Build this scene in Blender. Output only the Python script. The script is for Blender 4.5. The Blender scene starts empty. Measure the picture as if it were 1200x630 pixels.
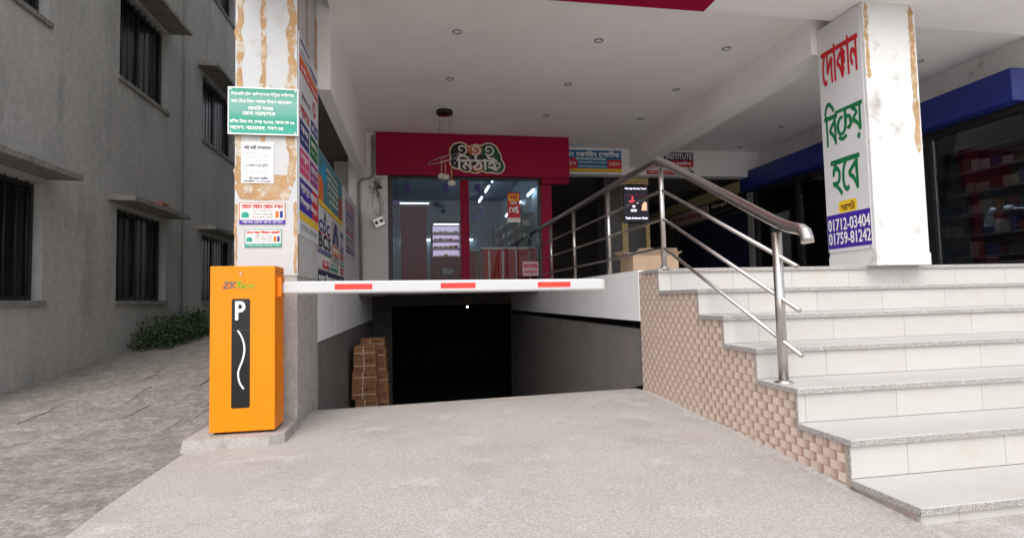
import bpy, bmesh, math, random
from mathutils import Vector, Matrix, noise

R = random.Random(7)
SC = bpy.context.scene
COL = SC.collection

# ------------------------------------------------------------------ camera
yaw, pitch, roll = math.radians(10), math.radians(3.15), math.radians(1.3)
fw = Vector((math.sin(yaw)*math.cos(pitch), math.cos(yaw)*math.cos(pitch), math.sin(pitch)))
r0 = Vector((math.cos(yaw), -math.sin(yaw), 0)); u0 = r0.cross(fw)
rv = r0*math.cos(roll) - u0*math.sin(roll); uv = u0*math.cos(roll) + r0*math.sin(roll)
cam = bpy.data.cameras.new('camera'); cam.sensor_width = 36; cam.lens = 36*640/1200; cam.clip_start = .05; cam.clip_end = 2000
co = bpy.data.objects.new('camera', cam); COL.objects.link(co)
m = Matrix((rv, uv, -fw)).transposed().to_4x4(); m.translation = (0, 0, .9); co.matrix_world = m
SC.camera = co
# ------------------------------------------------------------------ light: bright overcast, open street behind the camera
SUN_EL, SUN_AZ = 50, 198      # azimuth of the sun, clockwise from +Y
w = bpy.data.worlds.new('World'); SC.world = w; w.use_nodes = True
nt = w.node_tree; bg = nt.nodes['Background']
sky = nt.nodes.new('ShaderNodeTexSky'); sky.sky_type = 'NISHITA'; sky.sun_disc = False
sky.sun_elevation = math.radians(SUN_EL); sky.sun_rotation = math.radians(SUN_AZ)
sky.air_density = 1.0; sky.dust_density = 3.0; sky.ozone_density = 1.0
hs = nt.nodes.new('ShaderNodeHueSaturation'); hs.inputs['Saturation'].default_value = .32
nt.links.new(sky.outputs[0], hs.inputs['Color']); nt.links.new(hs.outputs[0], bg.inputs[0])
bg.inputs[1].default_value = .15
sl = bpy.data.lights.new('sun', 'SUN'); sl.energy = .6; sl.angle = math.radians(50); sl.color = (1, .985, .96)
so = bpy.data.objects.new('sun', sl); COL.objects.link(so)
ea, aa = math.radians(SUN_EL), math.radians(SUN_AZ)
sd = Vector((math.sin(aa)*math.cos(ea), math.cos(aa)*math.cos(ea), math.sin(ea)))
so.rotation_euler = sd.to_track_quat('Z', 'Y').to_euler(); so.location = (-4, -14, 16)
SC.view_settings.view_transform = 'Standard'; SC.view_settings.look = 'None'
SC.view_settings.exposure = .82; SC.view_settings.gamma = 1
SC.cycles.max_bounces = 12; SC.cycles.diffuse_bounces = 8; SC.cycles.glossy_bounces = 4
SC.cycles.transparent_max_bounces = 12; SC.cycles.sample_clamp_indirect = 6

# ------------------------------------------------------------------ materials
def s2l(c):
    return tuple((v/255/12.92 if v <= 10 else ((v/255+.055)/1.055)**2.4) for v in c)
def S(*c): return s2l(c)
MATS = {}
def mat(name, col, rough=.6, var=0, vscale=6, detail=6, bump=0, bscale=60, metal=0, spec=.5, spots=None, stretch=None, rand=0, col2=None):
    """principled surface; var = brightness variation, spots=(colour, scale, threshold) stains with a shape of their own"""
    if name in MATS: return MATS[name]
    m = bpy.data.materials.new(name); m.use_nodes = True
    n = m.node_tree.nodes; l = m.node_tree.links; b = n['Principled BSDF']
    b.inputs['Roughness'].default_value = rough; b.inputs['Metallic'].default_value = metal
    b.inputs['Specular IOR Level'].default_value = spec
    b.inputs['Base Color'].default_value = (*col, 1)
    g = n.new('ShaderNodeNewGeometry'); vec = g.outputs['Position']
    if stretch:
        mp = n.new('ShaderNodeMapping'); mp.inputs['Scale'].default_value = stretch; l.new(vec, mp.inputs['Vector']); vec = mp.outputs[0]
    out = None
    if var or col2:
        t = n.new('ShaderNodeTexNoise'); t.inputs['Scale'].default_value = vscale; t.inputs['Detail'].default_value = detail; t.inputs['Roughness'].default_value = .65
        l.new(vec, t.inputs['Vector'])
        rp = n.new('ShaderNodeValToRGB'); rp.color_ramp.elements[0].position = .32; rp.color_ramp.elements[1].position = .68
        c2 = col2 or tuple(min(1, c*(1+var)) for c in col); c1 = col if col2 else tuple(c*(1-var) for c in col)
        rp.color_ramp.elements[0].color = (*c1, 1); rp.color_ramp.elements[1].color = (*c2, 1)
        l.new(t.outputs['Fac'], rp.inputs[0]); out = rp.outputs[0]
    for sp in (spots or []):
        sc_, scale, lo, hi = sp
        t = n.new('ShaderNodeTexNoise'); t.inputs['Scale'].default_value = scale; t.inputs['Detail'].default_value = 9; t.inputs['Roughness'].default_value = .62
        l.new(vec, t.inputs['Vector'])
        mr = n.new('ShaderNodeMapRange'); mr.inputs[1].default_value = lo; mr.inputs[2].default_value = hi; l.new(t.outputs['Fac'], mr.inputs[0])
        mx = n.new('ShaderNodeMix'); mx.data_type = 'RGBA'; l.new(mr.outputs[0], mx.inputs[0])
        if out: l.new(out, mx.inputs[6])
        else: mx.inputs[6].default_value = (*col, 1)
        mx.inputs[7].default_value = (*sc_, 1); out = mx.outputs[2]
    if rand:
        oi = n.new('ShaderNodeObjectInfo'); hv = n.new('ShaderNodeHueSaturation')
        mr = n.new('ShaderNodeMapRange'); mr.inputs[3].default_value = 1-rand; mr.inputs[4].default_value = 1+rand
        l.new(oi.outputs['Random'], mr.inputs[0]); l.new(mr.outputs[0], hv.inputs['Value'])
        if out: l.new(out, hv.inputs['Color'])
        else: hv.inputs['Color'].default_value = (*col, 1)
        out = hv.outputs[0]
    if out: l.new(out, b.inputs['Base Color'])
    if bump:
        t = n.new('ShaderNodeTexNoise'); t.inputs['Scale'].default_value = bscale; t.inputs['Detail'].default_value = 8
        l.new(vec, t.inputs['Vector'])
        bp = n.new('ShaderNodeBump'); bp.inputs['Strength'].default_value = bump; bp.inputs['Distance'].default_value = .01
        l.new(t.outputs['Fac'], bp.inputs['Height']); l.new(bp.outputs[0], b.inputs['Normal'])
    MATS[name] = m; return m
def emit(name, col, st):
    if name in MATS: return MATS[name]
    m = bpy.data.materials.new(name); m.use_nodes = True
    b = m.node_tree.nodes['Principled BSDF']; b.inputs['Base Color'].default_value = (*col, 1)
    b.inputs['Emission Color'].default_value = (*col, 1); b.inputs['Emission Strength'].default_value = st
    MATS[name] = m; return m
def glass(name, tint=(1, 1, 1), refl=1.0):
    m = bpy.data.materials.new(name); m.use_nodes = True
    n = m.node_tree.nodes; l = m.node_tree.links; n.remove(n['Principled BSDF'])
    t = n.new('ShaderNodeBsdfTransparent'); t.inputs[0].default_value = (*tint, 1)
    g = n.new('ShaderNodeBsdfGlossy'); g.inputs['Roughness'].default_value = .015
    f = n.new('ShaderNodeFresnel'); f.inputs[0].default_value = 1.5
    mm = n.new('ShaderNodeMath'); mm.operation = 'MULTIPLY'; mm.inputs[1].default_value = refl; l.new(f.outputs[0], mm.inputs[0])
    x = n.new('ShaderNodeMixShader'); l.new(mm.outputs[0], x.inputs[0]); l.new(t.outputs[0], x.inputs[1]); l.new(g.outputs[0], x.inputs[2])
    l.new(x.outputs[0], n['Material Output'].inputs[0]); MATS[name] = m; return m

def speckle(m, bands):
    n = m.node_tree.nodes; l = m.node_tree.links; b = n['Principled BSDF']
    src = b.inputs['Base Color'].links[0].from_socket
    g = n.new('ShaderNodeNewGeometry')
    for sc_, lo, hi, amt in bands:
        t = n.new('ShaderNodeTexNoise'); t.inputs['Scale'].default_value = sc_; t.inputs['Detail'].default_value = 3; l.new(g.outputs['Position'], t.inputs['Vector'])
        mr = n.new('ShaderNodeMapRange'); mr.inputs[1].default_value = lo; mr.inputs[2].default_value = hi
        mr.inputs[3].default_value = 1-amt; mr.inputs[4].default_value = 1+amt*.75; l.new(t.outputs['Fac'], mr.inputs[0])
        hv = n.new('ShaderNodeHueSaturation'); l.new(mr.outputs[0], hv.inputs['Value']); l.new(src, hv.inputs['Color']); src = hv.outputs[0]
    l.new(src, b.inputs['Base Color']); return m
def drive_material():
    m = mat('driveway_concrete', S(177, 171, 165), .9, var=.05, vscale=1.3, bump=.35, bscale=160,
            spots=[(S(166, 159, 152), 1.6, .48, .74), (S(196, 192, 188), 3.1, .56, .76), (S(160, 148, 136), .9, .56, .78)])
    return speckle(m, ((190, .36, .66, .22), (70, .38, .64, .12), (420, .4, .6, .16)))
M_DRIVE = drive_material()
M_ALLEY = mat('alley_concrete', S(140, 133, 125), .95, var=.13, vscale=2.2, bump=.7, bscale=26, spots=[(S(118, 111, 103), 3.5, .5, .75), (S(152, 146, 138), 14, .56, .72)])
M_SLAB = mat('alley_slab', S(140, 133, 125), .95, var=.13, vscale=3, bump=.7, bscale=26, rand=.05, spots=[(S(116, 109, 101), 4.5, .5, .75), (S(154, 148, 140), 14, .56, .72)])
M_GROUND = mat('street_ground', S(182, 178, 174), .95, var=.08, vscale=.6, bump=.4, bscale=20)
M_RAMP = mat('ramp_concrete', S(120, 114, 108), .9, var=.15, vscale=3, bump=.3)
M_WHITE = mat('ceiling_paint', S(240, 237, 236), .8, var=.02, vscale=1.2, bump=.05, bscale=30, spots=[(S(231, 227, 225), .9, .5, .8)])
M_WALLW = mat('wall_white', S(214, 212, 210), .75, var=.05, vscale=3, bump=.1, bscale=40, spots=[(S(172, 166, 158), 4, .58, .72)])
M_BAND = mat('wall_band', S(238, 238, 238), .7, var=.05, vscale=2.5, bump=.08, bscale=40, spots=[(S(228, 227, 226), 3, .55, .8)])
M_PLAST = mat('grey_plaster', S(118, 112, 109), .9, var=.1, vscale=4, bump=.25, bscale=70, spots=[(S(108, 103, 98), 3, .55, .7)])
M_DPLAST = mat('dark_plaster', S(92, 87, 83), .9, var=.12, vscale=4, bump=.25, bscale=70)
M_COLUMN = mat('column_paint', S(192, 192, 192), .7, var=.03, vscale=5, bump=.15, bscale=50,
               spots=[(S(180, 177, 172), 6, .55, .7), (S(160, 149, 132), 7, .68, .71)])
M_COLB = mat('column_base_cement', S(176, 170, 164), .9, var=.1, vscale=7, bump=.45, bscale=110, spots=[(S(150, 143, 136), 11, .56, .66)])
M_PAD = mat('pad_cement', S(168, 162, 156), .92, var=.12, vscale=5, bump=.5, bscale=90, spots=[(S(146, 139, 131), 8, .52, .68)])
M_MORTAR = mat('mortar', S(176, 170, 163), .95, var=.2, vscale=30, bump=.8, bscale=120)
M_GLUE = mat('old_glue', S(176, 140, 98), .8, var=.16, vscale=9, bump=.5, bscale=60, spots=[(S(192, 184, 172), 14, .54, .60), (S(190, 172, 146), 6, .5, .7), (S(148, 112, 74), 9, .60, .72)])
M_BEIGE = mat('pillar_marble', S(196, 168, 112), .35, var=.2, vscale=12)
M_LB = mat('neighbour_cement', S(182, 181, 178), .92, var=.1, vscale=1.1, bump=.35, bscale=40, stretch=(1, 1, .28),
           spots=[(S(160, 159, 156), 2.4, .5, .7), (S(192, 191, 188), 5, .58, .72)])
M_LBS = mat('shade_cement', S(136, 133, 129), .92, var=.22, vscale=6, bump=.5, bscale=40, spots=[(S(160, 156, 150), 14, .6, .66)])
M_DARK = mat('dark_frame', S(34, 32, 33), .4)
M_BLACK = mat('black_gloss', S(24, 23, 24), .25)
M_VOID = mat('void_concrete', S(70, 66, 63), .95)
M_MAROON = mat('maroon_board', S(150, 2, 54), .5, var=.05, vscale=2, spec=.2)
M_MAROOND = mat('maroon_laminate', S(138, 6, 50), .5, var=.06, vscale=3, spec=.15)
M_YEL = mat('orange_powdercoat', S(240, 134, 0), .42, spec=.3, var=.012, vscale=3, bump=.03, bscale=300)
M_STEEL = mat('brushed_steel', S(196, 190, 184), .28, var=.1, vscale=20, metal=1, stretch=(1, 1, 1))
M_GRANITE = mat('granite', S(164, 159, 154), .45, var=0, spots=[(S(120, 112, 106), 160, .5, .6), (S(206, 203, 199), 120, .54, .62), (S(90, 84, 80), 260, .6, .66)], bump=.05, bscale=200)
M_TREAD = mat('tread_stone', S(188, 185, 182), .5, var=.04, vscale=5, spots=[(S(170, 164, 158), 140, .56, .64), (S(184, 177, 168), 3.5, .55, .72)], bump=.04, bscale=150)
M_RISER = mat('riser_ceramic', S(190, 187, 182), .35, var=.02, vscale=6, spots=[(S(190, 180, 168), 5, .56, .74)], rand=.03)
M_GROUT = mat('grout', S(182, 166, 154), .95, var=.1, vscale=30)
M_RED = mat('arm_red', S(226, 58, 48), .4)
M_ARM = mat('arm_white', S(198, 198, 198), .35, var=.01)
M_CARTON = mat('carton', S(150, 106, 72), .85, var=.12, vscale=7, rand=.12, bump=.1)
M_CARTONP = mat('carton_pale', S(186, 160, 134), .85, var=.08, vscale=7, bump=.1)
M_STRAP = mat('packing_strap', S(205, 190, 170), .5)
M_INK = mat('carton_ink', S(70, 46, 34), .8)
M_BLUE = mat('blue_fascia', S(24, 42, 120), .45, var=.06, vscale=4)
M_SHUT = mat('shutter_blue', S(26, 34, 66), .5, var=.1, vscale=8)
M_GLASS = glass('shop_glass', (.8, .84, .86), .35)
M_GLASSD = glass('side_glass', (.75, .77, .8), .9)
M_PANE = mat('window_pane', S(16, 17, 18), .25, spec=.25)
M_LEAF = mat('leaf', S(52, 74, 34), .6, var=.4, vscale=40)
M_STEM = mat('stem', S(70, 56, 40), .9)
M_STONE = mat('rubble_stone', S(120, 116, 112), .95, var=.3, vscale=20, bump=.5)
M_GREYPIPE = mat('grey_pipe', S(132, 130, 128), .5)
M_WIRE = mat('wire_black', S(26, 25, 25), .6)
M_WOOD = mat('pale_wood', S(168, 120, 78), .6, var=.1, vscale=20)
for m_ in (M_ALLEY, M_SLAB): speckle(m_, ((9, .4, .62, .16), (28, .38, .62, .2), (90, .38, .64, .2)))
speckle(M_LB, ((12, .4, .62, .07), (60, .38, .62, .1))); speckle(M_COLB, ((90, .38, .62, .14), (30, .4, .6, .08))); speckle(M_PAD, ((120, .38, .62, .16),))
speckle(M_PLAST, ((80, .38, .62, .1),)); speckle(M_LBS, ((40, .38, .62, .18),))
def flat(name, *c, rough=.55): return mat('print_'+name, S(*c), rough)

def tile_mat(name, ca, cb):
    m = bpy.data.materials.new(name); m.use_nodes = True
    n = m.node_tree.nodes; l = m.node_tree.links; b = n['Principled BSDF']; b.inputs['Roughness'].default_value = .5
    tc = n.new('ShaderNodeTexCoord'); sx = n.new('ShaderNodeSeparateXYZ'); l.new(tc.outputs['Generated'], sx.inputs[0])
    ns = n.new('ShaderNodeTexNoise'); ns.inputs['Scale'].default_value = 30; ns.inputs['Detail'].default_value = 4
    g = n.new('ShaderNodeNewGeometry'); l.new(g.outputs['Position'], ns.inputs['Vector'])
    ad = n.new('ShaderNodeMath'); ad.operation = 'MULTIPLY_ADD'; l.new(ns.outputs['Fac'], ad.inputs[0]); ad.inputs[1].default_value = .7; l.new(sx.outputs['Y'], ad.inputs[2])
    rp = n.new('ShaderNodeValToRGB'); rp.color_ramp.elements[0].position = .55; rp.color_ramp.elements[1].position = 1.15 if False else 1.0
    rp.color_ramp.elements[0].color = (*cb, 1); rp.color_ramp.elements[1].color = (*ca, 1); l.new(ad.outputs[0], rp.inputs[0])
    oi = n.new('ShaderNodeObjectInfo'); mr = n.new('ShaderNodeMapRange'); mr.inputs[3].default_value = .96; mr.inputs[4].default_value = 1.04
    l.new(oi.outputs['Random'], mr.inputs[0]); hv = n.new('ShaderNodeHueSaturation'); l.new(mr.outputs[0], hv.inputs['Value']); l.new(rp.outputs[0], hv.inputs['Color'])
    l.new(hv.outputs[0], b.inputs['Base Color']); MATS[name] = m; return m
M_TILE = [tile_mat('tile_light', S(214, 196, 181), S(212, 193, 178)), tile_mat('tile_dark', S(202, 178, 163), S(168, 138, 122)),
          tile_mat('tile_light_b', S(209, 192, 178), S(206, 188, 174)), tile_mat('tile_dark_b', S(196, 173, 159), S(164, 137, 124))]

# ------------------------------------------------------------------ object helpers
ORG = {}
def link(name, me, origin, parent=None):
    o = bpy.data.objects.new(name, me); COL.objects.link(o); origin = Vector(origin); ORG[o.name] = origin
    if parent is not None:
        o.parent = parent; o.location = origin - ORG[parent.name]
    else: o.location = origin
    return o
def tag(o, label, cat, group=None, kind=None):
    if label: o['label'] = label
    if cat: o['category'] = cat
    if group: o['group'] = group
    if kind: o['kind'] = kind
    return o
def thing(name, loc, label, cat, group=None):
    return tag(link(name, None, loc), label, cat, group)
class MB:
    """collects geometry in world coordinates, builds ONE mesh object whose origin is its base centre"""
    def __init__(s): s.v = []; s.f = []; s.smooth = set()
    def add(s, vs, fs, smooth=False):
        k = len(s.v); s.v += [Vector(v) for v in vs]
        for f in fs:
            if smooth: s.smooth.add(len(s.f))
            s.f.append([i+k for i in f])
        return s
    def box(s, x0, x1, y0, y1, z0, z1, bev=0):
        if bev:
            bm = bmesh.new(); bmesh.ops.create_cube(bm, size=1)
            for v in bm.verts: v.co = Vector(((x0+x1)/2+v.co.x*(x1-x0), (y0+y1)/2+v.co.y*(y1-y0), (z0+z1)/2+v.co.z*(z1-z0)))
            bmesh.ops.bevel(bm, geom=bm.edges[:], offset=bev, segments=2, affect='EDGES', profile=.6)
            bm.verts.index_update(); s.add([v.co.copy() for v in bm.verts], [[v.index for v in f.verts] for f in bm.faces]); bm.free(); return s
        return s.add([(x0,y0,z0),(x1,y0,z0),(x1,y1,z0),(x0,y1,z0),(x0,y0,z1),(x1,y0,z1),(x1,y1,z1),(x0,y1,z1)],
                     [(0,3,2,1),(4,5,6,7),(0,1,5,4),(1,2,6,5),(2,3,7,6),(3,0,4,7)])
    def tube(s, pts, r, n=10, caps=True):
        pts = [Vector(p) for p in pts]; rr = r if isinstance(r, (list, tuple)) else [r]*len(pts)
        vs = []; up = None
        for i, p in enumerate(pts):
            t = (pts[min(i+1, len(pts)-1)] - pts[max(i-1, 0)]).normalized()
            if up is None:
                a = Vector((0, 0, 1)) if abs(t.z) < .9 else Vector((1, 0, 0)); up = a.cross(t).normalized()
            else: up = (up - t*up.dot(t)).normalized()
            b = t.cross(up)
            for k in range(n):
                a = 2*math.pi*k/n; vs.append(p + (up*math.cos(a) + b*math.sin(a))*rr[i])
        fs = []
        for i in range(len(pts)-1):
            for k in range(n):
                k2 = (k+1) % n; fs.append((i*n+k, i*n+k2, (i+1)*n+k2, (i+1)*n+k))
        s.add(vs, fs, True)
        if caps:
            k = len(s.v)-len(vs); s.f.append([k+i for i in reversed(range(n))]); s.f.append([k+(len(pts)-1)*n+i for i in range(n)])
        return s
    def lathe(s, c, prof, n=24):
        vs = [(c[0]+r*math.cos(2*math.pi*k/n), c[1]+r*math.sin(2*math.pi*k/n), c[2]+z) for r, z in prof for k in range(n)]
        fs = [(i*n+k, i*n+(k+1) % n, (i+1)*n+(k+1) % n, (i+1)*n+k) for i in range(len(prof)-1) for k in range(n)]
        return s.add(vs, fs, True)
    def build(s, name, material, parent=None, origin=None):
        xs = [v.x for v in s.v]; ys = [v.y for v in s.v]; zs = [v.z for v in s.v]
        o = Vector(origin) if origin else Vector(((min(xs)+max(xs))/2, (min(ys)+max(ys))/2, min(zs)))
        me = bpy.data.meshes.new(name); me.from_pydata([v-o for v in s.v], [], s.f); me.update()
        for i in s.smooth: me.polygons[i].use_smooth = True
        if material: me.materials.append(material)
        return link(name, me, o, parent)
def bx(name, dims, material, parent=None, bev=0):
    return MB().box(*dims, bev=bev).build(name, material, parent)
def inst(name, me, origin, parent=None): return link(name, me, origin, parent)

# ---- flat print: text, rectangles, strokes in a 2D frame fixed to a board
TXT = {}
def text2d(s):
    if s in TXT: return TXT[s]
    c = bpy.data.curves.new('glyphs', 'FONT'); c.body = s; c.resolution_u = 3
    o = bpy.data.objects.new('glyphs', c); COL.objects.link(o)
    dg = bpy.context.evaluated_depsgraph_get(); ev = o.evaluated_get(dg); me = ev.to_mesh()
    v = [(p.co.x, p.co.y) for p in me.vertices]; f = [tuple(p.vertices) for p in me.polygons]; ev.to_mesh_clear()
    bpy.data.objects.remove(o); bpy.data.curves.remove(c); TXT[s] = (v, f); return v, f
class Panel:
    def __init__(s, O, U, V):
        s.O, s.U, s.V = Vector(O), Vector(U), Vector(V); s.N = s.U.cross(s.V); s.g = {}
    def p(s, u, v, d): return s.O + s.U*u + s.V*v + s.N*d
    def _m(s, name, mt): return s.g.setdefault((name, mt.name), (MB(), mt))[0]
    def rect(s, name, mt, u0, v0, u1, v1, layer=1):
        d = layer*.0008; s._m(name, mt).add([s.p(u0,v0,d), s.p(u1,v0,d), s.p(u1,v1,d), s.p(u0,v1,d)], [(0,1,2,3)]); return s
    def poly(s, name, mt, pts, layer=1):
        d = layer*.0008; s._m(name, mt).add([s.p(a, b, d) for a, b in pts], [tuple(range(len(pts)))]); return s
    def text(s, mt, st, u0, v0, u1, v1, layer=2, bold=0, name='lettering', shear=0):
        vs, fs = text2d(st)
        if not vs: return s
        x0 = min(a for a, b in vs); x1 = max(a for a, b in vs); y0 = min(b for a, b in vs); y1 = max(b for a, b in vs)
        offs = [(0, 0)] if not bold else [(0,0),(bold,0),(-bold,0),(0,bold),(0,-bold),(bold*.7,bold*.7),(-bold*.7,bold*.7)]
        for k, (ox, oy) in enumerate(offs):
            d = layer*.0008 + k*.00012
            q = [s.p(u0+ox+(a-x0)/(x1-x0)*(u1-u0) + shear*(b-y0)/(y1-y0)*(v1-v0), v0+oy+(b-y0)/(y1-y0)*(v1-v0), d) for a, b in vs]
            s._m(name, mt).add(q, fs)
        return s
    def stroke(s, name, mt, pts, wd, layer=2, sub=6):
        P = smooth2(pts, sub); d = layer*.0008; vs = []
        for i, p in enumerate(P):
            a = P[max(i-1, 0)]; b = P[min(i+1, len(P)-1)]; t = Vector((b[0]-a[0], b[1]-a[1]))
            t = t.normalized() if t.length else Vector((1, 0)); n = Vector((-t.y, t.x))*wd/2
            vs += [s.p(p[0]+n.x, p[1]+n.y, d), s.p(p[0]-n.x, p[1]-n.y, d)]
        s._m(name, mt).add(vs, [(2*i, 2*i+1, 2*i+3, 2*i+2) for i in range(len(P)-1)]); return s
    def build(s, parent):
        for (name, _), (mb, mt) in s.g.items(): mb.build(name, mt, parent)
        s.g = {}
def smooth2(pts, sub=6):
    if sub <= 1 or len(pts) < 3: return list(pts)
    out = []; n = len(pts)
    for i in range(n-1):
        p0, p1, p2, p3 = pts[max(i-1, 0)], pts[i], pts[i+1], pts[min(i+2, n-1)]
        for k in range(sub):
            t = k/sub
            out.append(tuple(.5*(2*p1[j] + (p2[j]-p0[j])*t + (2*p0[j]-5*p1[j]+4*p2[j]-p3[j])*t*t + (3*p1[j]-p0[j]-3*p2[j]+p3[j])*t**3) for j in (0, 1)))
    out.append(tuple(pts[-1])); return out
FRONT = ((1,0,0), (0,0,1)); FROML = ((0,1,0), (0,0,1)); FROMR = ((0,-1,0), (0,0,1))
# syllables in visual order, for print too small to read
SYL = ['িনরাপদ','সাভার','েমলা','জনতা','কমিউন','িবদ্যা','ভবন','েসবা','মানব','রহমান','ঢাকা','েবাড','আলম','তাহার','কেলজ','ভিতর','িমরপুর','জামান','সকাল','হাসান','েকাচিং','পরীকা','বাসা','ভাড়া','হেব','েফান','নতুন','শাখা']
def words(n): return ' '.join(R.choice(SYL) for _ in range(n))
W_WH = flat('white', 236, 236, 232); W_INK = flat('ink', 40, 40, 52); W_BLUE = flat('navy', 30, 44, 120); W_RED = flat('red', 204, 36, 44)
W_GRN = flat('green', 12, 110, 66); W_TEAL = flat('teal', 30, 150, 132); W_PINK = flat('pink', 214, 70, 130); W_ORG = flat('orange', 224, 110, 40)
W_YEL = flat('yellow', 236, 196, 40); W_PUR = flat('purple', 66, 40, 150); W_GREY = flat('grey', 150, 152, 156); W_CYAN = flat('cyan', 40, 150, 190); W_CREAM = flat('cream', 236, 226, 196)

exec_order = []
# ================================================================== SETTING: ground, ramp, platform
def lerp_tab(tab, x):
    if x <= tab[0][0]: return tab[0][1]
    for (a, b), (c, d) in zip(tab, tab[1:]):
        if x <= c: return b + (d-b)*(x-a)/(c-a)
    return tab[-1][1]
BASE = [(-6, -.27), (0, -.19), (2.3, -.10), (3.45, -.04), (4.6, -.008), (5.05, 0), (5.2, -.012), (5.35, -.048), (5.5, -.09), (5.7, -.15), (12.2, -1.95)]
def drive_z(x, y):
    return lerp_tab(BASE, y) - .045*max(0, min(1, (2.12-x)/3.04))*max(0, min(1, (y-3)/1.5)) if y < 5.3 else lerp_tab(BASE, y) - .045*max(0, min(1, (2.12-x)/3.04))
def sheet(name, xs, ys, zf, material, kind='structure', wob=0):
    vs = [(x, y, zf(x, y) + (noise.noise((x*1.7, y*1.7, 3))*wob if wob else 0)) for y in ys for x in xs]; n = len(xs)
    fs = [(j*n+i, j*n+i+1, (j+1)*n+i+1, (j+1)*n+i) for j in range(len(ys)-1) for i in range(n-1)]
    mb = MB().add(vs, fs, True); o = mb.build(name, material); o['kind'] = kind; return o
def rng(a, b, st):
    n = max(1, round((b-a)/st)); return [a+(b-a)*i/n for i in range(n+1)]
gm = MB(); gx = [-400, -14, 9, 400]; gy = [-400, -6, 26, 400]      # street level sheet, open where the buildings and the ramp stand
gm.add([(x, y, -.30) for y in gy for x in gx], [(j*4+i, j*4+i+1, j*4+i+5, j*4+i+4) for j in range(3) for i in range(3) if (i, j) != (1, 1)])
g = gm.build('ground', M_GROUND); g['kind'] = 'structure'
g['label'] = 'street ground reaching away around the buildings'
g = sheet('driveway', rng(-1.5, 9, .35), rng(-6, 5.0, .2), lambda x, y: drive_z(min(x, 2.12), y) if y > 2.0 else drive_z(min(x, 2.12), y), M_DRIVE, wob=.006)
g['label'] = 'pale concrete driveway in front of the parking ramp'
g = sheet('ramp', rng(-1.0, 2.14, .4), [5.0, 5.1, 5.2, 5.3, 5.4, 5.5, 5.65, 6, 7, 8, 9, 10, 11, 12.2, 12.42], lambda x, y: drive_z(x, y), M_DRIVE)
g['label'] = 'concrete ramp falling away into the dark basement'
def alley_z(x, y):
    return drive_z(-1.5, min(y, 4.2)) - .012 + max(0, min(y, 13)-4.2)*.083*max(0, min(1, (-1.3-x)/1.2 + .25))
g = sheet('alley', rng(-14, -1.5, .25), rng(-6, 4.4, .3), alley_z, M_ALLEY, wob=.018)
g['label'] = 'rough grey concrete apron at the mouth of the alley'
g = sheet('alley_path', rng(-4.1, -1.12, .2), rng(4.4, 24, .25), lambda x, y: alley_z(x, y)-.004, M_ALLEY, wob=.025)
g['label'] = 'worn cement path rising between the buildings'
# worn slabs of the alley, each with its own edges
k = 0
y = 4.6
while y < 10.6:
    d = R.uniform(.34, .46); x = -3.75 + R.uniform(-.1, .1)
    while x < -1.75:
        wd = R.uniform(.5, .9)
        if x+wd > -1.55: break
        a = .005
        vs = []
        for (cx, cy) in ((x+a, y+a), (x+wd-a, y+a), (x+wd-a, y+d-a), (x+a, y+d-a)):
            jx, jy = R.uniform(-.008, .008), R.uniform(-.008, .008)
            vs.append((cx+jx, cy+jy, alley_z(cx, cy) + noise.noise((cx*1.7, cy*1.7, 3))*.025 + R.uniform(-.002, .006)))
        top = [Vector(v) for v in vs]; bot = [v - Vector((0, 0, .08)) for v in top]
        o = MB().add(bot+top, [(4,5,6,7),(0,1,5,4),(1,2,6,5),(2,3,7,6),(3,0,4,7)]).build('paving_slab', M_SLAB, g)
        x += wd
    y += d

# platform of the arcade: floor sheet parts butted round the ramp well
pf = bx('arcade_floor', (2.16, 6.95, 4.56, 16, .96, 1.136), M_TREAD); tag(pf, 'raised stone floor of the shop arcade above the steps', None, kind='structure')
pf2 = bx('shop_floor', (-1.0, 2.155, 9.36, 16, 1.02, 1.134), M_PLAST); tag(pf2, 'raised slab floor under the maroon shop', None, kind='structure')

# ================================================================== main building
bd = thing('commercial_building', (2.8, 8, 1.1), 'white arcade building with deep plaster ceiling over the parking ramp', 'building')
bx('ceiling', (-.80, 9.0, 4.78, 10.0, 3.78, 4.0), M_WHITE, bd)
bx('side_wall', (-1.4, -1.16, 9.91, 16, -2, 3.398), M_LB, bd)
bx('side_overhang', (-1.9, -.94, 6.3, 16, 3.40, 4.405), M_DPLAST, bd)
b_ = MB().box(-.935, -.80, 5.456, 9.9, 2.98, 3.99, bev=.006); b_.build('beam', M_WHITE, bd)
MB().box(4.14, 4.45, 4.99, 10.0, 3.40, 3.79, bev=.006).build('beam', M_WHITE, bd)
MB().box(2.45, 6.95, 10.0, 10.25, 3.27, 4.0, bev=.006).build('beam', M_WHITE, bd)
bx('soffit', (2.803, 9.0, 4.05, 4.78, 3.66, 4.4), M_WHITE, bd)
bx('fascia_board', (-1.42, 2.80, 3.95, 4.775, 3.655, 4.9), M_MAROON, bd)['label'] = 'maroon fascia board overhead'
bx('upper_wall', (-1.38, 9.0, 4.2, 16, 4.41, 13), M_WALLW, bd)
bx('corridor_ceiling', (2.43, 7.4, 10.25, 16.2, 3.45, 3.6), M_PLAST, bd)
bx('rear_wall', (2.43, 7.4, 16, 16.2, 1.0, 3.449), M_DPLAST, bd)
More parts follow.
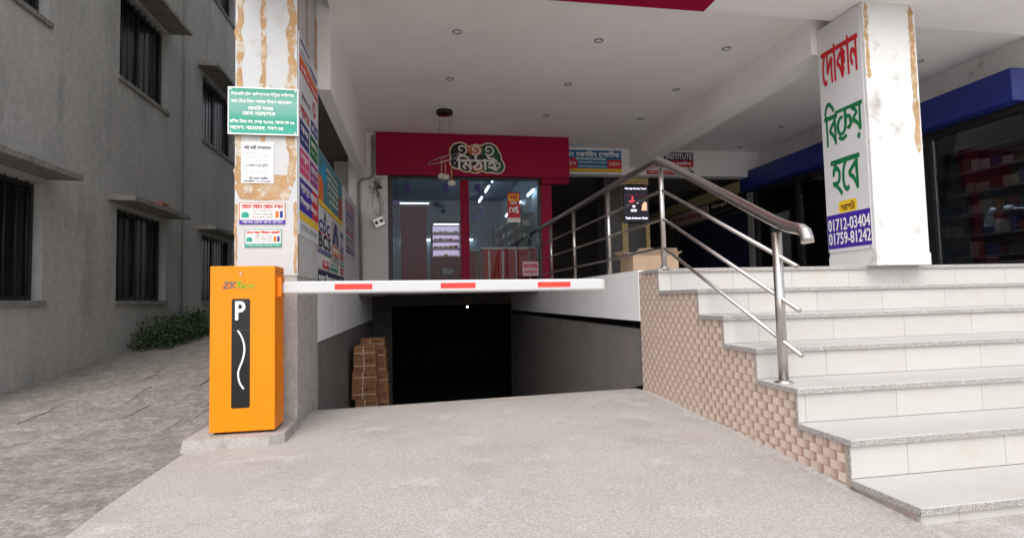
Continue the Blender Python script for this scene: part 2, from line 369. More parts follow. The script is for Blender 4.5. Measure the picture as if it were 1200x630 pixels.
# wall beside the ramp (left): parapet + lower retaining wall + white band
rw = thing('ramp_wall', (-1.05, 8.8, -1.6), 'white wall with a dark grey foot running down beside the ramp, covered with posters', 'wall')
bx('wall', (-1.15, -.955, 5.451, 12.4, -2.3, 2.44), M_PLAST, rw)
bx('white_band', (-.9545, -.935, 5.452, 12.18, .53, 1.12), M_BAND, rw)
bx('parapet_face', (-.9545, -.936, 5.452, 9.38, 1.123, 2.445), M_WALLW, rw)
# lower wall on the right side of the ramp, gap below the platform edge beam
rr_ = thing('ramp_retaining_wall', (2.3, 8.6, -1.5), 'dark grey wall beneath the arcade edge along the ramp', 'wall')
def slope_wall(name, x0, x1, y0, y1, zt, gap, material, parent):
    vs = []
    for x in (x0, x1):
        for y in (y0, y1):
            zb = lerp_tab(BASE, y) + gap
            vs += [(x, y, zb), (x, y, zt)]
    MB().add(vs, [(0,2,3,1),(4,5,7,6),(0,1,5,4),(2,6,7,3),(1,3,7,5),(0,4,6,2)]).build(name, material, parent)
slope_wall('wall', 2.155, 2.26, 5.10, 12.3, .575, .035, M_PLAST, rr_)
bx('edge_beam', (2.121, 2.30, 5.0, 12.25, .66, 1.15), M_BAND, rr_)
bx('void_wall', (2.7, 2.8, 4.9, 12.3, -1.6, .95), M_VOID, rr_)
# basement mouth
bm_ = thing('basement_entrance', (.8, 12.3, -1.5), 'dark square mouth of the basement car park at the foot of the ramp', 'entrance')
bx('lintel', (-.95, 2.30, 12.2, 12.42, .80, 1.015), M_DPLAST, bm_)
bx('jamb', (-.95, -.53, 12.203, 12.42, -2.2, .798), M_DPLAST, bm_)
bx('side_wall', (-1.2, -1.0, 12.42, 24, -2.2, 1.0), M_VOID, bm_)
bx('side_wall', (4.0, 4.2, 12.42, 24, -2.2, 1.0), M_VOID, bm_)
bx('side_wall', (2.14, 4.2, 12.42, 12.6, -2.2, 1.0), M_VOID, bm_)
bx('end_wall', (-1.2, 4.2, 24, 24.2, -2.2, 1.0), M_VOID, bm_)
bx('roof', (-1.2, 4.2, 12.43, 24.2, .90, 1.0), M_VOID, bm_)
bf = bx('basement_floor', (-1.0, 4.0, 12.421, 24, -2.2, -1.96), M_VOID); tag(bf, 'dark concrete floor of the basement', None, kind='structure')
lm = thing('basement_lamp', (1.6, 17.6, .6), 'tiny lit ceiling lamp inside the dark basement', 'lamp')
MB().lathe((1.62, 17.6, .66), [(.001, 0), (.025, .005), (.032, .022), (.022, .045), (.001, .05)], 12).build('bulb', emit('lamp_glow', (.9, .95, 1), 9), lm)
MB().tube([(1.62, 17.6, .72), (1.62, 17.6, .90)], .012, 8).build('stem', M_DARK, lm)

# ================================================================== left column
cl = thing('column', (-1.155, 5, 0), 'peeling white column with brown glue streaks behind the orange barrier box', 'column')
bx('shaft', (-1.39, -.92, 4.54, 5.45, 1.12, 3.66), M_COLUMN, cl, bev=.008)
MB().box(-1.385, -.925, 4.545, 5.448, -.3, 1.12, bev=.008).build('base', M_COLB, cl)
bx('upper_shaft', (-1.375, -.935, 4.776, 5.45, 3.655, 4.41), M_COLUMN, cl)
def ragged(panel, u0, u1, v0, v1, layer, seed, amp=.018, name='glue_streak', taper=True):
    n = 46; L = []; Rr = []
    for i in range(n+1):
        v = v0+(v1-v0)*i/n; e = min(1, min(i, n-i)/2.0) if taper else 1; c = (u0+u1)/2
        a = u0 + (noise.noise((seed, v*7, 0))*amp*1.2 + noise.noise((seed, v*31, 5))*amp*.6); b = u1 + (noise.noise((seed+9, v*7, 0))*amp*1.2 + noise.noise((seed+9, v*31, 5))*amp*.6)
        L.append((c+(a-c)*e, v)); Rr.append((c+(b-c)*e, v))
    d = layer*.0008; mb = panel._m(name + str(seed), M_GLUE)
    vs = [panel.p(*q, d) for q in L] + [panel.p(*q, d) for q in Rr]
    mb.add(vs, [(i, n+1+i, n+2+i, i+1) for i in range(n)])
pn = Panel((-1.39, 4.5395, 0), *FRONT)
ragged(pn, .012, .060, 1.74, 3.65, 1, 1, .024); ragged(pn, .192, .232, 1.98, 3.65, 1, 2, .02); ragged(pn, .392, .456, 1.82, 3.65, 1, 3, .026)
ragged(pn, .02, .40, 1.72, 1.93, 1.5, 4, .05); ragged(pn, .01, .10, 1.78, 2.2, 2, 5, .03)
ragged(pn, .442, .466, 1.13, 1.72, 1, 6, .014); ragged(pn, .004, .022, 1.15, 1.7, 1, 8, .012)
for (nm, mt), (mb, mm) in pn.g.items(): mb.build('glue_streak', mm, cl)
pn = Panel((-.9195, 4.54, 0), *FROML)
ragged(pn, .36, .43, 2.7, 3.65, 1, 11, .02); ragged(pn, .74, .89, 2.95, 3.65, 1, 12, .03); ragged(pn, .005, .05, 1.14, 1.46, 1, 13, .02); ragged(pn, .01, .06, 3.1, 3.65, 1, 14, .02)
for (nm, mt), (mb, mm) in pn.g.items(): mb.build('glue_streak', mm, cl)
pad = MB().add([(-1.56,3.99,-.12),(-.99,3.97,-.12),(-.90,4.06,-.12),(-.90,4.56,-.12),(-1.54,4.60,-.12),
                (-1.54,4.01,.012),(-.998,3.99,.012),(-.912,4.07,.010),(-.912,4.54,.010),(-1.535,4.56,.012)],
               [(5,6,7,8,9),(0,1,6,5),(1,2,7,6),(2,3,8,7),(3,4,9,8),(4,0,5,9)]).build('concrete_pad', M_PAD)
tag(pad, 'low concrete pad under the orange barrier box', 'pad')

# ================================================================== barrier
br = thing('parking_barrier', (-1.2, 4.23, .016), 'orange parking barrier box with a long white arm across the ramp', 'barrier')
MB().box(-1.41, -.985, 4.10, 4.37, .03, 1.175, bev=.006).build('cabinet', M_YEL, br)
bx('lid_seam', (-1.4085, -.9835, 4.103, 4.368, 1.135, 1.138), M_DARK, br)
for fx in (-1.36, -1.05):
    MB().lathe((fx, 4.15, .012), [(.03, 0), (.03, .014), (.016, .018), (.016, .03)], 14).build('foot', M_DARK, br)
    MB().lathe((fx, 4.32, .012), [(.03, 0), (.03, .014), (.016, .018), (.016, .03)], 14).build('foot', M_DARK, br)
MB().add([Vector((-1.21+.011*math.cos(a*math.pi/8), 4.0985, 1.118+.011*math.sin(a*math.pi/8))) for a in range(16)]
         + [Vector((-1.21+.008*math.cos(a*math.pi/8), 4.094, 1.118+.008*math.sin(a*math.pi/8))) for a in range(16)],
         [tuple(range(31, 15, -1))] + [(a, (a+1) % 16, 16+(a+1) % 16, 16+a) for a in range(16)]).build('lock', M_STEEL, br)
pn = Panel((-1.41, 4.0995, 0), *FRONT)
def rrect(u0, v0, u1, v1, r, n=5):
    pts = []
    for cx, cy, a0 in ((u1-r, v0+r, -90), (u1-r, v1-r, 0), (u0+r, v1-r, 90), (u0+r, v0+r, 180)):
        for i in range(n+1):
            a = math.radians(a0+90*i/n); pts.append((cx+r*math.cos(a), cy+r*math.sin(a)))
    return pts
pn.poly('black_panel', M_BLACK, rrect(.141, .19, .262, .945, .014), 1)
pn.rect('panel_seam', flat('seam', 70, 70, 72), .143, .726, .260, .729, 2)
pn.text(W_WH, 'P', .168, .80, .228, .925, 3, bold=.0038)
pn.stroke('curve_mark', W_WH, [(.182, .725), (.203, .69), (.221, .64), (.226, .585), (.214, .52), (.192, .46), (.186, .42), (.196, .365), (.222, .32)], .0115, 3)
pn.text(flat('logo_grey', 122, 100, 88), 'ZK', .082, 1.02, .166, 1.063, 2, bold=.003, shear=.2)
pn.text(flat('logo_green', 96, 170, 22), 'T', .166, 1.02, .198, 1.063, 2, bold=.003, shear=.2)
pn.text(flat('logo_green', 96, 170, 22), 'ECO', .200, 1.018, .284, 1.044, 2, bold=.002, shear=.2)
pn.build(br)
for i in range(5):
    MB().box(-.9855, -.9815, 4.20, 4.215, .51+i*.03, .525+i*.03).build('vent', M_DARK if False else M_YEL, br)
    MB().box(-.9855, -.9815, 4.245, 4.26, .49+i*.03, .505+i*.03).build('vent', M_YEL, br)
# arm: white box-section boom with rounded edges, slightly drooping
MB().box(-.984, -.955, 4.155, 4.255, .955, 1.095, bev=.004).build('arm_hub', M_YEL, br)
arm = MB()
bm = bmesh.new(); bmesh.ops.create_cube(bm, size=1)
for v in bm.verts: v.co = Vector((.262+v.co.x*2.434, 4.205+v.co.y*.045, 1.02+v.co.z*.092))
bmesh.ops.bevel(bm, geom=bm.edges[:], offset=.012, segments=3, affect='EDGES')
for v in bm.verts: v.co.z -= .018*(v.co.x+.955)/2.43
bm.verts.index_update(); arm.add([v.co.copy() for v in bm.verts], [[v.index for v in f.verts] for f in bm.faces]); bm.free()
arm = arm.build('arm', M_ARM, br)
for a, b in ((-.59, -.32), (.185, .45), (.94, 1.205)):
    za = 1.022-.018*(a+.955)/2.43; zb = 1.022-.018*(b+.955)/2.43
    MB().add([(a,4.1815,za-.021),(b,4.1815,zb-.021),(b,4.1815,zb+.021),(a,4.1815,za+.021),(a,4.185,za-.021),(b,4.185,zb-.021),(b,4.185,zb+.021),(a,4.185,za+.021)],
             [(0,1,2,3),(0,4,5,1),(1,5,6,2),(2,6,7,3),(3,7,4,0)]).build('reflector', M_RED, arm)
MB().add([(-.955,4.1818,.984),(1.465,4.1818,.966),(1.465,4.1818,.972),(-.955,4.1818,.990)], [(0,1,2,3)]).build('groove', flat('groove', 190, 186, 186), arm)
MB().box(1.479, 1.486, 4.184, 4.226, .962, 1.044, bev=.002).build('end_cap', flat('cap', 214, 210, 206), arm)

# ================================================================== staircase
NOSE = [(4.53, 1.14), (3.85, .945), (3.515, .75), (3.155, .555), (2.79, .36), (2.42, .165), (2.05, -.03)]
XL, XR = 2.12, 6.94
st = thing('staircase', (4.5, 3.3, -.2), 'white tiled steps with granite edges and a beige checkered side wall', 'staircase')
core = MB()
for i, (yn, z) in enumerate(NOSE):
    back = 4.56 if i else 5.05
    core.box(XL+.008, XR, yn+.024, (NOSE[i-1][0]+.03 if i else 4.56), -.4, z-.034)
core.box(XL+.008, 2.158, 4.56, 4.995, -.4, 1.136)
core.build('core', M_GROUT, st)
for i, (yn, z) in enumerate(NOSE):
    yb = NOSE[i-1][0]+.018 if i else 4.86
    tr = MB().box(XL-.008, XR, yn, yb, z-.034, z, bev=.005)
    tr.build('tread', M_TREAD, st)
    MB().box(XL-.010, XR-.01, yn-.0025, yn+.012, z-.031, z-.004).build('granite_nosing', M_GRANITE, st)
    MB().box(XL-.0105, XL-.007, yn+.012, yb-.004, z-.032, z-.003).build('granite_nosing', M_GRANITE, st)
    zb = (NOSE[i+1][1] if i+1 < len(NOSE) else -.25)
    x = XL+.004; k = 0
    off = [.12, .42, .27, .5, .05, .33, .2][i]
    edges = [XL+.002] + [XL+off+.6*j for j in range(0, 9) if XL+off+.6*j < XR-.05] + [XR]
    for a, b in zip(edges, edges[1:]):
        MB().box(a+.0012, b-.0012, yn+.018, yn+.028, zb+.001, z-.035, bev=.0015).build('riser_tile', M_RISER, st)
    MB().box(XL-.004, XL+.0015, yn+.016, yn+.034, zb, z-.034).build('corner_trim', M_GRANITE, st)
# checker tiles on the side wall
def top_at(y):
    for yn, z in NOSE:
        if y >= yn+.03: return z-.034
    return -1
PT = .04875; cells = []
ny = int((4.985-1.75)/.05)
for j in range(ny):
    yc = 4.985-.05*(j+.5)
    zt = min(top_at(yc-.02), top_at(yc+.02)); 
    for r_ in range(-6, 24):
        zc = 1.106-PT*(r_+.5)
        if zc+PT/2 <= zt+.012 and zc > drive_z(2.12, yc)-.03 and zc > -.17: cells.append((yc, zc, j, r_))
cells.sort(key=lambda c: c[0])
def tile_geo(mb, c, w2=.0238, h2=.0232):
    y, z = c; t = .0012; x0, x1 = XL+.0045, XL+.009
    mb.add([(x1,y-w2,z-h2),(x1,y+w2,z-h2),(x1,y+w2,z+h2),(x1,y-w2,z+h2),(x0,y-w2+t,z-h2+t),(x0,y+w2-t,z-h2+t),(x0,y+w2-t,z+h2-t),(x0,y-w2+t,z+h2-t)],
           [(4,7,6,5),(0,4,5,1),(1,5,6,2),(2,6,7,3),(3,7,4,0)])
tm = []
for k in range(4):
    mb = MB(); tile_geo(mb, (0, 0)); me = bpy.data.meshes.new('tile'); me.from_pydata([v-Vector((XL, 0, 0)) for v in mb.v], [], mb.f); me.materials.append(M_TILE[k]); tm.append(me)
rest = [MB(), MB()]
for i, (yc, zc, j, r_) in enumerate(cells):
    dk = (j+r_) % 2
    if i < 300: inst('tile', tm[dk + (2 if R.random() < .4 else 0)], (XL, yc, zc), st)
    else: tile_geo(rest[dk], (yc, zc))
def tile_rest_mat(name, c): return mat(name, c, .5, var=.1, vscale=22)
for k in (0, 1):
    o = rest[k].build('side_tiles', tile_rest_mat(['tile_far_light', 'tile_far_dark'][k], [S(212, 194, 179), S(188, 163, 148)][k]), st); o['kind'] = 'stuff'

mf = MB(); vs = []; n = 90
for k in range(n+1):
    y = 1.78+(4.98-1.78)*k/n; z = drive_z(2.11, y); w_ = .018+.022*abs(noise.noise((y*5, 1, 0)))+.014*abs(noise.noise((y*23, 4, 0))); h = .012+.02*abs(noise.noise((y*9, 7, 0)))
    vs += [(XL-w_, y, z-.004), (XL-w_*.45, y, z+h*.55), (XL+.006, y, z+h)]
mf.add(vs, [(3*k+a, 3*k+a+1, 3*k+a+4, 3*k+a+3) for k in range(n) for a in (0, 1)], True)
mf.build('mortar_fillet', M_MORTAR, st)
# ================================================================== railing
rl = thing('stair_railing', (2.18, 5.5, 1.14), 'polished steel tube railing along the arcade edge and down the steps', 'railing')
X_ = 2.18
for yp in (4.55, 5.93, 7.32, 8.64):
    MB().tube([(X_, yp, 1.14), (X_, yp, 2.10)], .024, 14).build('post', M_STEEL, rl)
    MB().lathe((X_, yp, 1.138), [(.001, 0), (.045, 0), (.045, .008), (.024, .02)], 18).build('post_flange', M_STEEL, rl)
MB().tube([(X_, 3.0, .36), (X_, 3.0, 1.27)], .029, 16).build('post', M_STEEL, rl)
MB().lathe((X_, 3.0, .358), [(.001, 0), (.055, 0), (.055, .008), (.029, .022)], 18).build('post_flange', M_STEEL, rl)
MB().tube([(X_, 9.42, 2.135), (X_, 4.72, 2.135), (X_, 4.62, 2.13), (X_, 4.55, 2.105), (X_, 4.45, 2.06), (X_, 3.05, 1.36), (X_, 2.92, 1.30), (X_, 2.84, 1.275), (X_, 2.785, 1.262), (X_, 2.75, 1.24), (X_, 2.738, 1.205), (X_, 2.735, 1.18)], .034, 16).build('handrail', M_STEEL, rl)
for zr in (1.84, 1.585, 1.325):
    MB().tube([(X_, 9.42, zr-.005), (X_, 4.62, zr), (X_, 4.53, zr-.005), (X_, 4.44, zr-.045), (X_, 2.83, zr-.79)], .0135, 10).build('rod', M_STEEL, rl)

# ================================================================== banner pillar on the right
pl = thing('pillar', (4.5, 4.7, 1.136), 'white pillar at the top of the steps carrying the tall vertical banner', 'pillar')
bx('shaft', (4.222, 4.80, 4.40, 4.985, 1.139, 3.66), M_WALLW, pl, bev=.006)
bx('plinth', (4.216, 4.806, 4.394, 4.988, 1.138, 1.25), M_WALLW, pl)
pn = Panel((4.222, 4.3995, 0), *FRONT); ragged(pn, .01, .05, 2.9, 3.65, 1, 21, .016); ragged(pn, .5, .56, 2.2, 3.65, 1, 22, .02)
for (nm, mt), (mb, mm) in pn.g.items(): mb.build('glue_streak', mm, pl)
bn = MB().box(4.2125, 4.2185, 4.43, 4.985, 1.30, 3.648).build('vertical_banner', flat('banner_white', 214, 212, 214))
tag(bn, 'tall white banner with red, green and purple Bengali lettering and phone numbers', 'banner')
pn = Panel((4.2120, 4.985, 1.30), *FROMR); BH = 2.348; BW = .555
def fv(f): return BH*(1-f)
B_RED = flat('banner_red', 196, 20, 36); B_GRN = flat('banner_green', 0, 112, 62); B_PUR = flat('banner_purple', 62, 32, 150)
pn.text(B_RED, 'েদাকান', .045, fv(.265), .515, fv(.10), 2, bold=.006)
pn.text(B_GRN, 'িব', .045, fv(.535), .21, fv(.345), 2, bold=.006)
pn.text(B_GRN, 'য়', .395, fv(.545), .525, fv(.395), 2, bold=.006)
hb = fv(.402)   # hand-drawn conjunct between them
pn.rect('lettering', B_GRN, .19, hb-.012, .53, hb+.022, 2.4)
pn.stroke('lettering', B_GRN, [(.285, hb-.075), (.255, hb-.07), (.222, hb-.12), (.222, hb-.19), (.255, hb-.235), (.30, hb-.21), (.318, hb-.14), (.318, hb)], .036, 2.6)
pn.stroke('lettering', B_GRN, [(.225, hb-.255), (.27, hb-.285), (.325, hb-.26)], .036, 2.8)
pn.stroke('lettering', B_GRN, [(.318, hb-.11), (.345, hb-.075), (.378, hb-.10), (.384, hb-.16), (.362, hb-.195), (.345, hb-.175)], .036, 3.0)
pn.text(B_GRN, 'হেব', .10, fv(.76), .46, fv(.605), 2, bold=.006)
pn.poly('badge', W_YEL, rrect(.17, fv(.835), .40, fv(.785), .028), 1)
pn.text(flat('badge_ink', 96, 40, 20), 'সরাসির', .195, fv(.828), .375, fv(.792), 3, bold=.001)
pn.rect('number_strip', B_PUR, .004, fv(.985), .55, fv(.838), 1)
pn.text(W_WH, '01712-03404', .02, fv(.908), .545, fv(.858), 3, bold=.0025)
pn.text(W_WH, '01759-81242', .02, fv(.968), .545, fv(.918), 3, bold=.0025)
pn.build(bn)
for v in (1.31, 3.63):
    for yy in (4.45, 4.965):
        MB().tube([(4.2125, yy, v+.004), (4.205, yy, v+.004)], .006, 8).build('eyelet', M_STEEL, bn)

# ================================================================== notices on the column front
def board(name, dims, material, label, cat):
    return tag(MB().box(*dims).build(name, material), label, cat)
gs = board('green_notice_board', (-1.432, -.908, 4.508, 4.522, 2.235, 2.612), W_WH, 'green notice board with white Bengali lettering across the column', 'sign')
def grad_green():
    m = bpy.data.materials.new('green_print'); m.use_nodes = True; n = m.node_tree.nodes; l = m.node_tree.links; b = n['Principled BSDF']; b.inputs['Roughness'].default_value = .4
    tc = n.new('ShaderNodeTexCoord'); sx = n.new('ShaderNodeSeparateXYZ'); l.new(tc.outputs['Generated'], sx.inputs[0])
    rp = n.new('ShaderNodeValToRGB'); e = rp.color_ramp.elements; e[0].position = 0; e[0].color = (*S(40, 160, 138), 1); e[1].position = 1; e[1].color = (*S(30, 140, 116), 1)
    for p, c in ((.3, S(6, 146, 118)), (.5, S(96, 160, 146)), (.7, S(110, 166, 154))): q = e.new(p); q.color = (*c, 1)
    l.new(sx.outputs['Z'], rp.inputs[0]); l.new(rp.outputs[0], b.inputs['Base Color']); return m
M_GRAD = grad_green(); MATS['green_print'] = M_GRAD
pn = Panel((-1.432, 4.5078, 2.235), *FRONT)
pn.rect('green_field', M_GRAD, .009, .009, .515, .368, .5)
for st_, u0, u1, v in (('িনরাপিত েটড ফাউণ্ডেশন ইিসুের অিফসার', .025, .49, .302), ('ফর েটার িবাদ সমাজ িদবস আয়াজন', .025, .475, .245), ('েজলাির সদেরর', .15, .335, .195), ('েজলা: নারায়নগঞ', .11, .35, .145), ('পিশম িমজ নগ, েডার ৭৮/৩৩, আলোক ৮৯', .015, .495, .085), ('আেদশ: আহবায়ক, সদস ৩৪', .018, .41, .03)):
    pn.text(W_WH, st_, u0, v, u1, v+.037, 2, bold=.0009)
pn.build(gs)
for u in (-1.41, -.93):
    for z in (2.255, 2.592): MB().tube([(u, 4.5075, z), (u, 4.5045, z)], .006, 8).build('screw', M_STEEL, gs)
nb = board('paper_notice', (-1.34, -1.10, 4.534, 4.5365, 1.855, 2.185), flat('paper', 226, 226, 228), 'white typed paper notice pasted below the green board', 'notice')
pn = Panel((-1.34, 4.5335, 1.855), *FRONT)
pn.text(flat('type_dark', 84, 82, 96), 'পির পারী হাসপাতাল', .02, .268, .222, .302, 1, bold=.0008)
for i in range(6): pn.text(flat('type_grey', 140, 140, 148), words(4), .014, .235-i*.021, .222-R.uniform(0, .02), .247-i*.021, 1)
pn.text(W_INK, 'গণিবিজ েসবা কুটীর', .04, .130, .20, .152, 1.2)
for i in range(3): pn.text(flat('type_grey', 140, 140, 148), words(4), .014, .095-i*.019, .225-R.uniform(0, .03), .106-i*.019, 1)
pn.text(flat('type_dark', 84, 82, 96), 'িমস রাবা শারমীন', .06, .03, .20, .05, 1.2, bold=.0006); pn.text(flat('type_dark', 84, 82, 96), 'েমাবাইল: ০১৭১২৩৪৫', .02, .008, .222, .026, 1.2, bold=.0006)
pn.build(nb)
def flyer(x0, x1, z0, z1, edge, head, label, foot):
    f = board('paper_flyer', (x0, x1, 4.5335, 4.5362, z0, z1), flat('flyer_'+edge.name, 232, 226, 222), label, 'flyer')
    p = Panel((x0, 4.533, z0), *FRONT); W = x1-x0; H = z1-z0
    p.rect('border', edge, 0, 0, .006, H, .5).rect('border', edge, W-.006, 0, W, H, .5).rect('border', edge, 0, H-.005, W, H, .5)
    p.rect('foot_strip', foot, 0, 0, W, H*.2, .6)
    p.text(head, words(4), W*.05, H*.72, W*.95, H*.92, 2, bold=.0012)
    for i in range(3): p.text(W_INK if i else W_GRN, words(3), W*.28, H*(.56-i*.14), W*.74, H*(.66-i*.14), 2)
    p.text(W_WH, words(4), W*.06, H*.04, W*.94, H*.16, 2)
    p.poly('picture', W_TEAL, [(W*.05+W*.16*a, H*.3+H*.28*b) for a, b in ((0,0),(1,0),(1,.7),(.6,1),(0,.8))], 1.4)
    p.rect('picture', W_ORG, W*.78, H*.3, W*.86, H*.62, 1.4).rect('picture', W_BLUE, W*.88, H*.3, W*.95, H*.62, 1.4)
    p.build(f)
flyer(-1.352, -1.012, 1.53, 1.70, W_ORG, W_RED, 'wider coaching flyer with purple foot strip on the column', W_PUR)
flyer(-1.312, -1.04, 1.35, 1.49, W_TEAL, W_RED, 'smaller pale flyer with teal foot strip above the barrier box', W_TEAL)

# tall poster panel on the column's ramp side
cp = board('poster_panel', (-.919, -.913, 4.56, 5.44, 1.455, 3.12), flat('poster_pale', 208, 210, 212), 'tall pale poster panel on the side of the peeling column', 'poster')
p = Panel((-.9128, 4.56, 1.455), *FROML)
p.rect('band', W_YEL, .005, .13, .875, .19, 1); p.rect('block', W_PUR, .02, .20, .56, .47, 1); p.rect('block', W_RED, .562, .20, .87, .47, 1)
p.text(W_WH, words(2), .05, .36, .80, .43, 2, bold=.003); p.text(W_WH, words(2), .05, .25, .80, .32, 2, bold=.003)
for (u, v, c) in ((.03, .75, W_BLUE), (.46, .75, W_GRN), (.03, .51, W_PINK), (.46, .51, flat('plum', 150, 60, 130))):
    p.rect('block', c, u, v, u+.39, v+.21, 1); p.text(W_WH, words(1), u+.04, v+.11, u+.35, v+.17, 2, bold=.002); p.text(W_WH, words(2), u+.04, v+.04, u+.35, v+.075, 2)
p.rect('block', W_BLUE, .50, .99, .84, 1.10, 1); p.text(W_WH, words(1), .53, 1.01, .81, 1.08, 2)
p.text(W_RED, words(1), .05, .99, .42, 1.08, 2, bold=.003); p.stroke('emblem', W_RED, [(.66, 1.16), (.60, 1.22), (.66, 1.30), (.72, 1.22), (.66, 1.16)], .03, 2)
p.rect('band', W_RED, .02, 1.36, .84, 1.44, 1); p.rect('band', W_ORG, .02, 1.441, .84, 1.49, 1); p.text(W_WH, words(2), .06, 1.375, .80, 1.425, 2, bold=.002)
p.stroke('emblem', W_BLUE, [(.06, 1.60), (.06, 1.62), (.44, 1.62), (.44, 1.55), (.80, 1.55)], .028, 2, sub=1)
p.text(W_BLUE, words(1), .55, 1.50, .80, 1.53, 2); p.text(W_INK, words(2), .05, 1.51, .40, 1.545, 2)
p.text(W_GREY, words(2), .06, .04, .8, .10, 2); p.text(W_INK, words(2), .1, 1.14, .5, 1.2, 2)
p.build(cp)

# posters on the ramp wall
def wall_poster(y0, y1, z0, z1, mt, label):
    b = board('wall_poster', (-.9355, -.930, y0, y1, z0, z1), mt, label, 'poster'); return b, Panel((-.9298, y0, z0), *FROML), y1-y0, z1-z0
b, p, W, H = wall_poster(5.55, 7.28, 1.88, 2.43, flat('poster_teal', 66, 130, 140), 'teal and orange picture poster along the top of the ramp wall')
p.rect('picture', W_ORG, 0, 0, W*.16, H*.55, 1).rect('band', W_YEL, W*.0, 0, W, H*.1, 1.2).rect('picture', flat('brick_red', 160, 60, 40), W*.8, 0, W, H*.6, 1)
p.poly('picture', W_CYAN, [(W*.05, H*.6), (W*.2, H*.95), (W*.3, H*.7), (W*.22, H*.4)], 1.4)
for i in range(5): p.text(W_CREAM, words(3), W*(.26+.03*i), H*(.78-i*.14), W*.78, H*(.87-i*.14), 2, bold=.003)
p.build(b)
b, p, W, H = wall_poster(5.47, 6.36, 1.40, 1.86, flat('poster_white', 206, 208, 212), 'white poster with big dark letters BCS on the ramp wall')
p.text(W_INK, 'A', W*.42, H*.74, W*.60, H*.97, 2, bold=.006); p.text(W_BLUE, 'CDC', W*.1, H*.50, W*.85, H*.72, 2, bold=.008); p.rect('band', W_RED, W*.08, H*.45, W*.9, H*.475, 1)
p.text(W_INK, 'BCS', W*.08, H*.14, W*.92, H*.43, 2, bold=.01); p.rect('band', W_BLUE, 0, 0, W, H*.1, 1); p.text(W_WH, words(3), W*.05, H*.02, W*.95, H*.08, 2)
p.build(b)
b, p, W, H = wall_poster(6.38, 7.02, 1.36, 1.84, flat('poster_tan', 176, 168, 158), 'pale poster with a dark pointed tower picture beside the BCS poster')
p.poly('picture', W_BLUE, [(W*.1, H*.45), (W*.4, H*.98), (W*.6, H*.98), (W*.85, H*.45), (W*.62, H*.45), (W*.5, H*.75), (W*.38, H*.45)], 1)
p.rect('block', W_ORG, W*.08, H*.18, W*.9, H*.40, 1); p.text(W_WH, words(1), W*.14, H*.22, W*.84, H*.36, 2, bold=.006); p.poly('picture', W_BLUE, [(W*.42, H*.17), (W*.6, H*.17), (W*.51, 0)], 1); p.build(b)
b, p, W, H = wall_poster(7.04, 7.40, 1.24, 1.82, flat('poster_white', 206, 208, 212), 'narrow poster of stacked coloured strips on the ramp wall')
for i, c in enumerate((W_RED, W_TEAL, W_RED, W_BLUE, W_GREY, W_BLUE)): p.rect('strip', c, W*.05, H*(.03+i*.16), W*.95, H*(.16+i*.16), 1); p.text(W_WH, words(1), W*.12, H*(.06+i*.16), W*.88, H*(.13+i*.16), 2)
p.build(b)
b, p, W, H = wall_poster(5.49, 6.9, 1.25, 1.345, flat('strip_white', 210, 206, 206), 'thin red and teal strip notice below the BCS poster')
p.rect('strip', W_RED, W*.2, H*.1, W*.5, H*.9, 1); p.rect('strip', W_TEAL, W*.5, H*.1, W*.98, H*.9, 1); p.text(W_WH, words(3), W*.24, H*.25, W*.94, H*.75, 2, bold=.002); p.build(b)
b, p, W, H = wall_poster(5.47, 7.42, 1.05, 1.235, flat('strip_navy', 34, 40, 78), 'long navy strip poster with white lettering just above the barrier arm')
p.text(W_WH, words(4), W*.03, H*.3, W*.97, H*.78, 2, bold=.006); p.build(b)
b, p, W, H = wall_poster(7.55, 8.75, 1.55, 2.36, flat('poster_lilac', 196, 192, 204), 'faded lilac poster at the shop end of the ramp wall')
for i in range(6): p.rect('strip', (W_PUR, W_GREY, W_RED, W_GREY, W_PUR, W_RED)[i], W*.08, H*(.06+i*.155), W*.92, H*(.10+i*.155), 1); p.text(W_INK, words(2), W*.1, H*(.115+i*.155), W*.9, H*(.175+i*.155), 2, bold=.002)
p.build(b)

# ================================================================== shop pillar, conduit, loose junction box
sp = thing('shop_pillar', (-.75, 9.6, 1.1), 'grey white pillar between the poster wall and the maroon shop', 'pillar')
bx('shaft', (-1.10, -.455, 9.42, 9.9, 1.137, 3.777), M_WALLW, sp)
bx('base', (-1.10, -.455, 9.425, 9.9, 1.0, 1.136), M_PLAST, sp)
cd = MB().tube([(-.69, 9.39, 3.72), (-.69, 9.39, 3.15), (-.70, 9.39, 3.03), (-.76, 9.39, 2.99), (-.86, 9.39, 2.97), (-.925, 9.385, 2.92), (-.93, 9.385, 2.83), (-.925, 9.385, 2.5), (-.90, 9.385, 2.2), (-.895, 9.385, 1.9), (-.895, 9.385, 1.15)], .024, 10).build('conduit_pipe', M_GREYPIPE)
tag(cd, 'grey conduit pipe bending down the corner beside the maroon shop', 'pipe')
jb = thing('junction_box', (-.60, 9.38, 2.15), 'loose metal junction box hanging on wires from the shop pillar', 'junction box')
jbm = MB().box(-.09, .09, -.035, .035, -.08, .08, bev=.008); rot = Matrix.Rotation(math.radians(-24), 3, 'Y')
for v in jbm.v: v.xyz = rot @ v + Vector((-.60, 9.36, 2.24))
jbm.build('case', M_STEEL, jb)
for dx in (-.04, .045):
    q = MB().lathe((0, 0, 0), [(.001, 0), (.028, 0), (.028, .01), (.02, .014), (.001, .014)], 14)
    for v in q.v: v.xyz = rot @ (Matrix.Rotation(math.radians(90), 3, 'X') @ v + Vector((dx, -.035, .0))) + Vector((-.60, 9.36, 2.24))
    q.build('knockout', M_DARK, jb)
